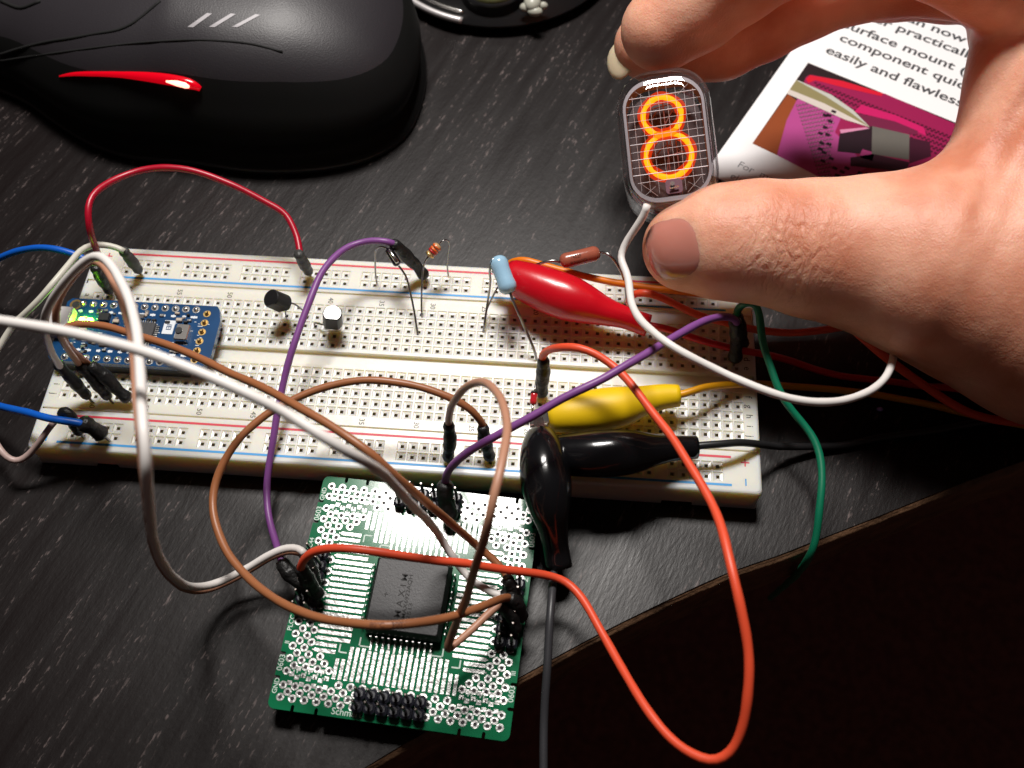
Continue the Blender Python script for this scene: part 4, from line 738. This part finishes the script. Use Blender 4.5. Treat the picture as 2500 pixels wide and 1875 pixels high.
    V = V+nrm*(np.exp(-(al/7.5)**2)*np.exp(-(far_/17)**2)*(.10*np.sin(al*2.3+1.6*np.sin((V@DN)*.55))+.07*np.sin(al*4.7+2.3*np.sin((V@DN)*.9))))[:, None]
    return V, Q
HV, HQ = make_hand()
person = thing('person', 'right hand reaching in from the right, pinching the glowing glass tube', 'person', tuple(dep(2700, 700, 215)*np.array([1, 1, 0])))
mbh = MB(); mbh.add(HV, [tuple(q) for q in HQ.tolist()]); mbh.build('hand', M['skin'], person, smooth=True)
bvh = BVHTree.FromPolygons([Vector(v) for v in HV], [tuple(q) for q in HQ.tolist()])
def nail_on(cu, cv, au, av, ang, m, name='fingernail', lift=.28, tip=1.0):
    """a curved plate laid on the finger; rays find the skin, the plate then has its own thickness"""
    n1, n2 = 26, 10; V = []; a = math.radians(ang)
    for j in range(n2+1):
        q = j/n2
        for i in range(n1):
            th = 2*math.pi*i/n1; sx, sy = math.cos(th), math.sin(th); e = .72; sx = math.copysign(abs(sx)**e, sx); sy = math.copysign(abs(sy)**e, sy)
            x, y = sx*au*q, sy*av*q; u_, v_ = cu+x*math.cos(a)-y*math.sin(a), cv+x*math.sin(a)+y*math.cos(a)
            d = unit(ray(u_, v_)); hit = bvh.ray_cast(Vector(CAM), Vector(d))
            if hit[0] is None: hit = bvh.find_nearest(Vector(dep(u_, v_, 208)))
            p, nn = np.array(hit[0]), np.array(hit[1]); nn = nn if nn@(CAM-p) > 0 else -nn
            V.append(p+nn*(lift*(1-q**6)-.12*(q > .99)))
    F = [(j*n1+i, j*n1+(i+1) % n1, (j+1)*n1+(i+1) % n1, (j+1)*n1+i) for j in range(n2) for i in range(n1)]
    return MB().add(V, F).build(name, m, person, smooth=True)
nail_on(1642, 608, 68, 78, -12, M['nail'], lift=.2)
R_ = rmat(unit(dep(1530, 150, 238)-dep(1500, 140, 234))); nb = MB(); nb.sph(dep(1514, 148, 236), (3.9, 4.6, 1.0), 16, 0, R_); nb.build('fingernail', M['nailp'], person, smooth=True, label='pale nail of the middle finger')

# ---------------------------------------------------------------- computer mouse
def make_mouse():
    t = thing('computer_mouse', 'black ergonomic computer mouse with a glowing red strip, on the desk at top left', 'computer mouse', (-68, 100, 0))
    outl = [(-8, 88), (-11, 78), (-19, 70), (-32, 65), (-50, 63), (-70, 65), (-88, 66), (-100, 70), (-112, 77), (-124, 85), (-138, 91), (-154, 98), (-166, 110), (-168, 130), (-156, 147), (-126, 153), (-100, 156), (-70, 157), (-44, 152), (-26, 140), (-14, 124), (-8, 105)]
    O = crom([np.array([x, y, 0.]) for x, y in outl], 3, closed=True)[:, :2]; n = len(O); c = np.array([-72, 112.])
    def top(x): return 40*np.interp(x, [-168, -140, -110, -70, -40, -15, 0], [.50, .62, .82, 1.0, .97, .84, .7])
    prof = [(1.0, 0, 0), (1.0, 2.2, 0), (.985, 3.0, 0), (.955, 4.2, 0), (.95, 6, 0), (.96, 9, 0)]
    V = []
    for s, z, _ in prof: V += [(*(c+(p-c)*s), z) for p in O]
    ss = [.985, .995, .985, .965, .93, .875, .80, .71, .6, .46, .3, .15, .04]; zz = [.30, .40, .50, .60, .70, .785, .86, .915, .955, .98, .993, .999, 1.0]
    for s, zf in zip(ss, zz):
        for p in O:
            q = c+(p-c)*s; near = max(0, -(p-c)[1]/50); q = q+np.array([0, 6.5*near*np.interp(zf, [.32, .62, 1], [0, .6, .6])*(1 if s > .3 else s/.3)]); V.append((*q, top(q[0])*zf))
    k = len(prof)+len(ss); F = [(a*n+i, a*n+(i+1) % n, (a+1)*n+(i+1) % n, (a+1)*n+i) for a in range(k-1) for i in range(n)]+[tuple((k-1)*n+i for i in range(n))]
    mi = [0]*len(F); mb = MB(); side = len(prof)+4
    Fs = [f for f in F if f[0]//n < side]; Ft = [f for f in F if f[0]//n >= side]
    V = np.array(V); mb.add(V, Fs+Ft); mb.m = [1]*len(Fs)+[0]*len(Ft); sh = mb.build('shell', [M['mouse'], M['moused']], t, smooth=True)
    bv = BVHTree.FromPolygons([Vector(v) for v in V], F)
    def on(u_, v_, off=.0):
        h_ = bv.ray_cast(Vector(CAM), Vector(unit(ray(u_, v_))))
        if h_[0] is None: return at(u_, v_, 30)
        p, nn = np.array(h_[0]), np.array(h_[1]); nn = nn if nn@(CAM-p) > 0 else -nn; return p+nn*off
    def strand(nm, pts, r, m, off=0, sq=None):
        P = crom([on(*p, off) for p in pts], 1.5); P = smoothpath(P, 2); rr_ = np.interp(np.linspace(0, 1, len(P)), np.linspace(0, 1, len(r)), r) if hasattr(r, '__len__') else r
        return MB().tube(P, rr_, 10).build(nm, m, t, smooth=True)
    strand('button_seam', [(2, 133), (60, 115), (120, 101), (180, 92), (240, 81), (290, 73), (320, 60), (345, 42), (370, 20), (392, 2)], .42, M['seam'], -.05)
    strand('grip_edge', [(2, 149), (60, 140), (130, 130), (220, 118), (320, 106), (400, 100), (480, 97), (560, 101), (620, 108), (690, 127)], .28, M['seam'], .0)
    strand('light_strip', [(146, 186), (175, 181), (230, 180), (300, 182), (360, 187), (410, 193), (450, 200), (478, 208), (490, 217)], [.2, .5, .65, .7, .85, 1.2, 1.5, 1.5, .7], M['mlight'], .1)
    strand('light_source', [(412, 194), (440, 199), (462, 205), (468, 208)], [.3, .75, .75, .35], M['mhot'], 1.45)
    for (x0, x1, y0, y1) in ((-22, 26, 66, 33), (30, 84, 66, 34), (86, 144, 66, 36), (-55, -20, 76, 64), (-20, 12, 48, 37)):
        x0 += 480; x1 += 480
        if y1 > 60: wd = 3
        b = MB(); P0 = [(x0, y0), (x0+14, y0+1), (x1+12, y1+1), (x1, y1-1)]; g = []
        m_ = 8
        for i in range(m_+1):
            q = i/m_; a_ = np.array(P0[0])*(1-q)+np.array(P0[3])*q; c_ = np.array(P0[1])*(1-q)+np.array(P0[2])*q
            g += [on(*a_, .12), on(*c_, .12)]
        b.add(g, [(2*i, 2*i+1, 2*i+3, 2*i+2) for i in range(m_)]); 
        if y1 < 60 and y0 > 50: b.build('silver_stripe', M['mlogo'], t)
    b = MB(); P = [c_ for c_ in [np.array([*(c+(p-c)*.985), 1.2]) for p in O]]; b.tube(P, 1.25, 8, closed=True); b.build('base_rim', M['blk'], t, smooth=True)
    # scroll wheel housing just inside the frame's left corner
    strand('front_seam', [(2, 2), (30, 14), (52, 22), (75, 12), (100, 2)], .5, M['seam'], 0)
make_mouse()

# ---------------------------------------------------------------- leaflet
LO = np.array([105.3, 115.9]); LA = math.radians(-28.35); LX = np.array([math.cos(LA), math.sin(LA)]); LY = np.array([-math.sin(LA), math.cos(LA)])
def lf(x, y, z=.3): return np.array([*(LO+LX*x+LY*y), z])
def inv(u, v): p = at(u, v, .3)[:2]-LO; return float(p@LX), float(p@LY)
def leaflet():
    t = thing('leaflet', 'glossy white leaflet with grey text and a magenta circuit picture, under the hand', 'leaflet', tuple(lf(20, -10, 0)))
    b = MB(); b.poly([lf(-6.4, -54)[:2], lf(64, -54)[:2], lf(64, 60)[:2], lf(-6.4, 60)[:2]], .02, .3); b.build('paper_sheet', M['paper'], t)
    p = MB(); mats = []
    def shp(px, c, k):
        if c not in mats: mats.append(c)
        P = [at(*q, .3)[:2] for q in px]; V = [(x, y, .3+.012*k) for x, y in P]; p.add(V, [tuple(range(len(P)))[::-1]], mats.index(c))
    rx = (2.2/650); X0 = 1850
    z6 = lambda x, y: (1850+x*650/2212, y*650/2212)
    def loc(x, y): q = lf(x, y); return q[:2]
    def rect(k, c, pts):
        if c not in mats: mats.append(c)
        p.add([(*loc(x, y), .3+.012*k) for x, y in pts], [tuple(range(len(pts)))], mats.index(c))
    rect(1, (.022, .010, .012), [(0, -37.6), (52, -37.6), (52, 0), (0, 0)])
    I = lambda x, y: inv(*z6(x, y))
    rect(2, (.26, .055, .012), [(0, -37.6), I(160, 1290), I(330, 840), I(250, 780)])
    rect(3, (.30, .010, .075), [I(400, 640), I(440, 622), I(700, 672), I(1060, 780), I(1640, 1030), (52, -3), (52, -37.6), I(1240, 1440), I(700, 1560), I(160, 1280), I(240, 1000), I(330, 820)])
    rect(4, (.42, .06, .24), [I(160, 1290), I(240, 1000), I(330, 820), I(700, 960), I(640, 1100), I(780, 1240), I(900, 1400), I(640, 1540)])
    rect(5, (.62, .008, .03), [I(400, 660), I(430, 625), I(700, 672), I(1040, 775), I(1030, 800), I(740, 735), I(480, 668), I(420, 690)])
    rect(5, (.55, .01, .12), [I(800, 930), I(860, 870), I(1150, 960), I(1380, 1060), I(1400, 1130), I(1140, 1010)])
    rect(6, (.16, .012, .05), [I(810, 940), I(1140, 1010), I(1330, 1090), I(1320, 1120), I(1240, 1110), I(940, 1060), I(820, 975)])
    rect(6, (.02, .006, .012), [I(680, 1110), I(950, 1050), I(950, 1290), I(660, 1260)])
    rect(6, (.05, .006, .02), [I(1250, 1140), I(1430, 1180), I(1440, 1300), I(1260, 1360)])
    rect(7, (.045, .008, .02), [I(770, 1310), I(960, 1280), I(1260, 1350), I(1230, 1430), I(770, 1380)])
    rect(7, (.42, .05, .2), [I(850, 1280), I(870, 1240), I(970, 1270), I(950, 1340), I(850, 1310)])
    rect(8, (.13, .12, .105), [I(950, 1050), I(1260, 1120), I(1255, 1330), I(945, 1280)])
    rect(9, (.26, .22, .10), [I(240, 780), I(320, 665), I(600, 790), I(780, 910), I(930, 1060), I(720, 990), I(500, 890)])
    rect(10, (.62, .55, .50), [I(240, 780), I(262, 745), I(560, 865), I(780, 980), I(930, 1060), I(720, 995), I(500, 895)])
    rect(10, (.50, .50, .45), [I(318, 668), I(340, 672), I(610, 790), I(790, 915), I(930, 1058), I(760, 930), I(560, 800)])
    rect(10, (.62, .25, .40), [I(680, 1080), I(900, 1060), I(930, 1070), I(690, 1110)])
    for k in range(16):         # printed hole pattern
        for j in range(22):
            x, y = 330+k*26+j*10, 880+j*31-k*5
            if x < 640-j*2 and 860 < y < 1520 and x > 250-j*3:
                cx, cy = I(x, y); r_ = .38; rect(4.3, (.13, .025, .07), [(cx-r_, cy-r_), (cx+r_, cy-r_), (cx+r_, cy+r_), (cx-r_, cy+r_)]); r2 = .14; rect(4.4, (.58, .38, .45), [(cx-r2, cy), (cx+r2, cy), (cx+r2, cy+r2*1.5), (cx-r2, cy+r2*1.5)])
    for k in range(34):
        for j in range(9):
            x, y = 480+k*34+j*14, 690+k*13.5+j*29-(j % 2)*8
            if y < 690+(x-480)*.42+230 and y > 668+(x-440)*.33 and x < 1640:
                cx, cy = I(x, y); r_ = .36; rect(4.3, (.07, .003, .02), [(cx-r_, cy-r_), (cx+r_, cy-r_), (cx+r_, cy+r_), (cx-r_, cy+r_)])
    for (x, y) in [(560, 960), (600, 1010), (560, 1060), (520, 1110), (580, 1120), (530, 1190), (590, 1200), (550, 1270), (610, 1320), (540, 1340), (640, 1400), (700, 1430), (660, 1460), (740, 1400), (780, 1470), (850, 1440), (830, 1480), (910, 1450), (520, 1240), (590, 960), (630, 930)]:
        cx, cy = I(x, y); rect(13, (.015, .004, .01), [(cx-.7, cy-.5), (cx+.7, cy-.5), (cx+.7, cy+.5), (cx-.7, cy+.5)])
    p.build('printed_picture', [pm(c) for c in mats], t)
    tb = MB()
    def line(s, u0, v0, u1, v1, sz):
        a = at(u0, v0, .34); b_ = at(u1, v1, .34); d = b_-a; ang = math.degrees(LA); W, F = text(None, s, sz, (0, 0), 0, None, None, 0, 'LEFT', .016*sz)
        wd = W[:, 0].max(); sc = np.linalg.norm(d)/wd; c_, s_ = math.cos(LA), math.sin(LA)
        tb.add(np.array([(a[0]+(x*sc)*c_-y*1.05*s_, a[1]+x*sc*s_+y*1.05*c_, .34) for x, y, _ in W]), F)
    z4 = lambda x, y: (1800+x*700/2212, y*700/2212)
    line('easily and flawlessly.', *z4(672, 402), *z4(1870, 870), 4.6)
    line('component quickly,', *z4(778, 308), *z4(1960, 765), 4.6)
    line('surface mount (SMT)', *z4(808, 205), *z4(2090, 690), 4.6)
    line('solder practically any', *z4(800, 70), *z4(2130, 540), 4.6)
    line('you can now', *z4(985, 40), *z4(1770, 306), 4.6)
    tb.build('printed_lettering', M['ink'], t)
    tg = MB()
    def line2(s, u0, v0, sz):
        a = at(u0, v0, .34); W, F = text(None, s, sz, (0, 0), 0, None, None, 0, 'LEFT', 0); c_, s_ = math.cos(LA), math.sin(LA)
        tg.add(np.array([(a[0]+x*c_-y*s_, a[1]+x*s_+y*c_, .34) for x, y, _ in W]), F)
    line2('For  more  information', 1798, 406, 3.4); line2('electronic kits and parts', 1780, 434, 3.4)
    tg.build('small_lettering', M['inkg'], t)
leaflet()

# ---------------------------------------------------------------- dark gadget at the top edge, and a crumb
def gadget():
    t = thing('gadget', 'round dark gadget with a silver rim and olive cap, cut off by the top edge', 'gadget', (14, 147, 0))
    A_, B_ = at(1004, 0, 4.4)[:2], at(1128, 50, 4.4)[:2]; md = (A_+B_)/2; hf = np.linalg.norm(B_-A_)/2; pd = unit(np.array([-(B_-A_)[1], (B_-A_)[0]])); cc = md+pd*math.sqrt(38**2-hf**2); b = MB(); n = 64
    def ring(r, z): return [(cc[0]+r*math.cos(2*math.pi*i/n), cc[1]+r*math.sin(2*math.pi*i/n), z) for i in range(n)]
    def lth(pr, nm, m):
        V = []; 
        for r, z in pr: V += ring(r, z)
        F = [(a*n+i, a*n+(i+1) % n, (a+1)*n+(i+1) % n, (a+1)*n+i) for a in range(len(pr)-1) for i in range(n)]+[tuple((len(pr)-1)*n+i for i in range(n))]; return MB().add(V, F).build(nm, m, t, smooth=True)
    lth([(33, 0), (35, .8), (38, 2.5), (38.6, 4)], 'dark_dish', M['blk']); arc = lambda r, z, a0, a1: [(cc[0]+r*math.cos(a), cc[1]+r*math.sin(a), z) for a in np.linspace(a0, a1, 40)]; aB = math.atan2(*(B_-cc)[::-1]); aA = math.atan2(*(A_-cc)[::-1])-.7
    MB().tube(np.array(arc(38, 4.4, aA, aB)), 1.0, 10).build('silver_rim', M['usb'], t, smooth=True); MB().tube(np.array(arc(34.6, 4.6, aA, aB-.02)), .7, 10).build('inner_ring', M['metal'], t, smooth=True)
    c2 = np.array(at(1205, 14, 0)[:2])-np.array([0, 4]); n2 = 32
    def cy(pr, nm, m):
        V = []
        for r, z in pr: V += [(c2[0]+r*math.cos(2*math.pi*i/n2), c2[1]+4+r*math.sin(2*math.pi*i/n2), z) for i in range(n2)]
        F = [(a*n2+i, a*n2+(i+1) % n2, (a+1)*n2+(i+1) % n2, (a+1)*n2+i) for a in range(len(pr)-1) for i in range(n2)]+[tuple((len(pr)-1)*n2+i for i in range(n2))]; MB().add(V, F).build(nm, m, t, smooth=True)
    cy([(9.2, .2), (9.8, 1.2), (9.8, 7), (9.6, 8.5)], 'dark_drum', M['blk']); cy([(9.4, 8.5), (9.3, 9.6), (8.4, 10.6), (5, 11.2)], 'olive_cap', M['olive'])
    s = MB(); s.sph(at(1300, 6, 9), (2.6, 3.4, 2.2), 14); s.sph(at(1306, 28, 8), (2.4, 1.6, 1.4), 12); s.sph(at(1286, 18, 8), (2.2, 1.6, 1.4), 12); s.sph(at(1326, 14, 8), (1.5, 1.2, 1.2), 10); s.build('silver_clasp', M['ceramic_w'], t, smooth=True)
gadget()
b = MB(); b.sph(at(2148, 999, .5), (.9, .6, .35), 10); o = b.build('crumb', mat('violet_glitter', (.35, .30, .75), .3, metal=.4), None, smooth=True); o['label'] = 'tiny violet speck lying on the dark desk below the white wire'; o['category'] = 'speck'
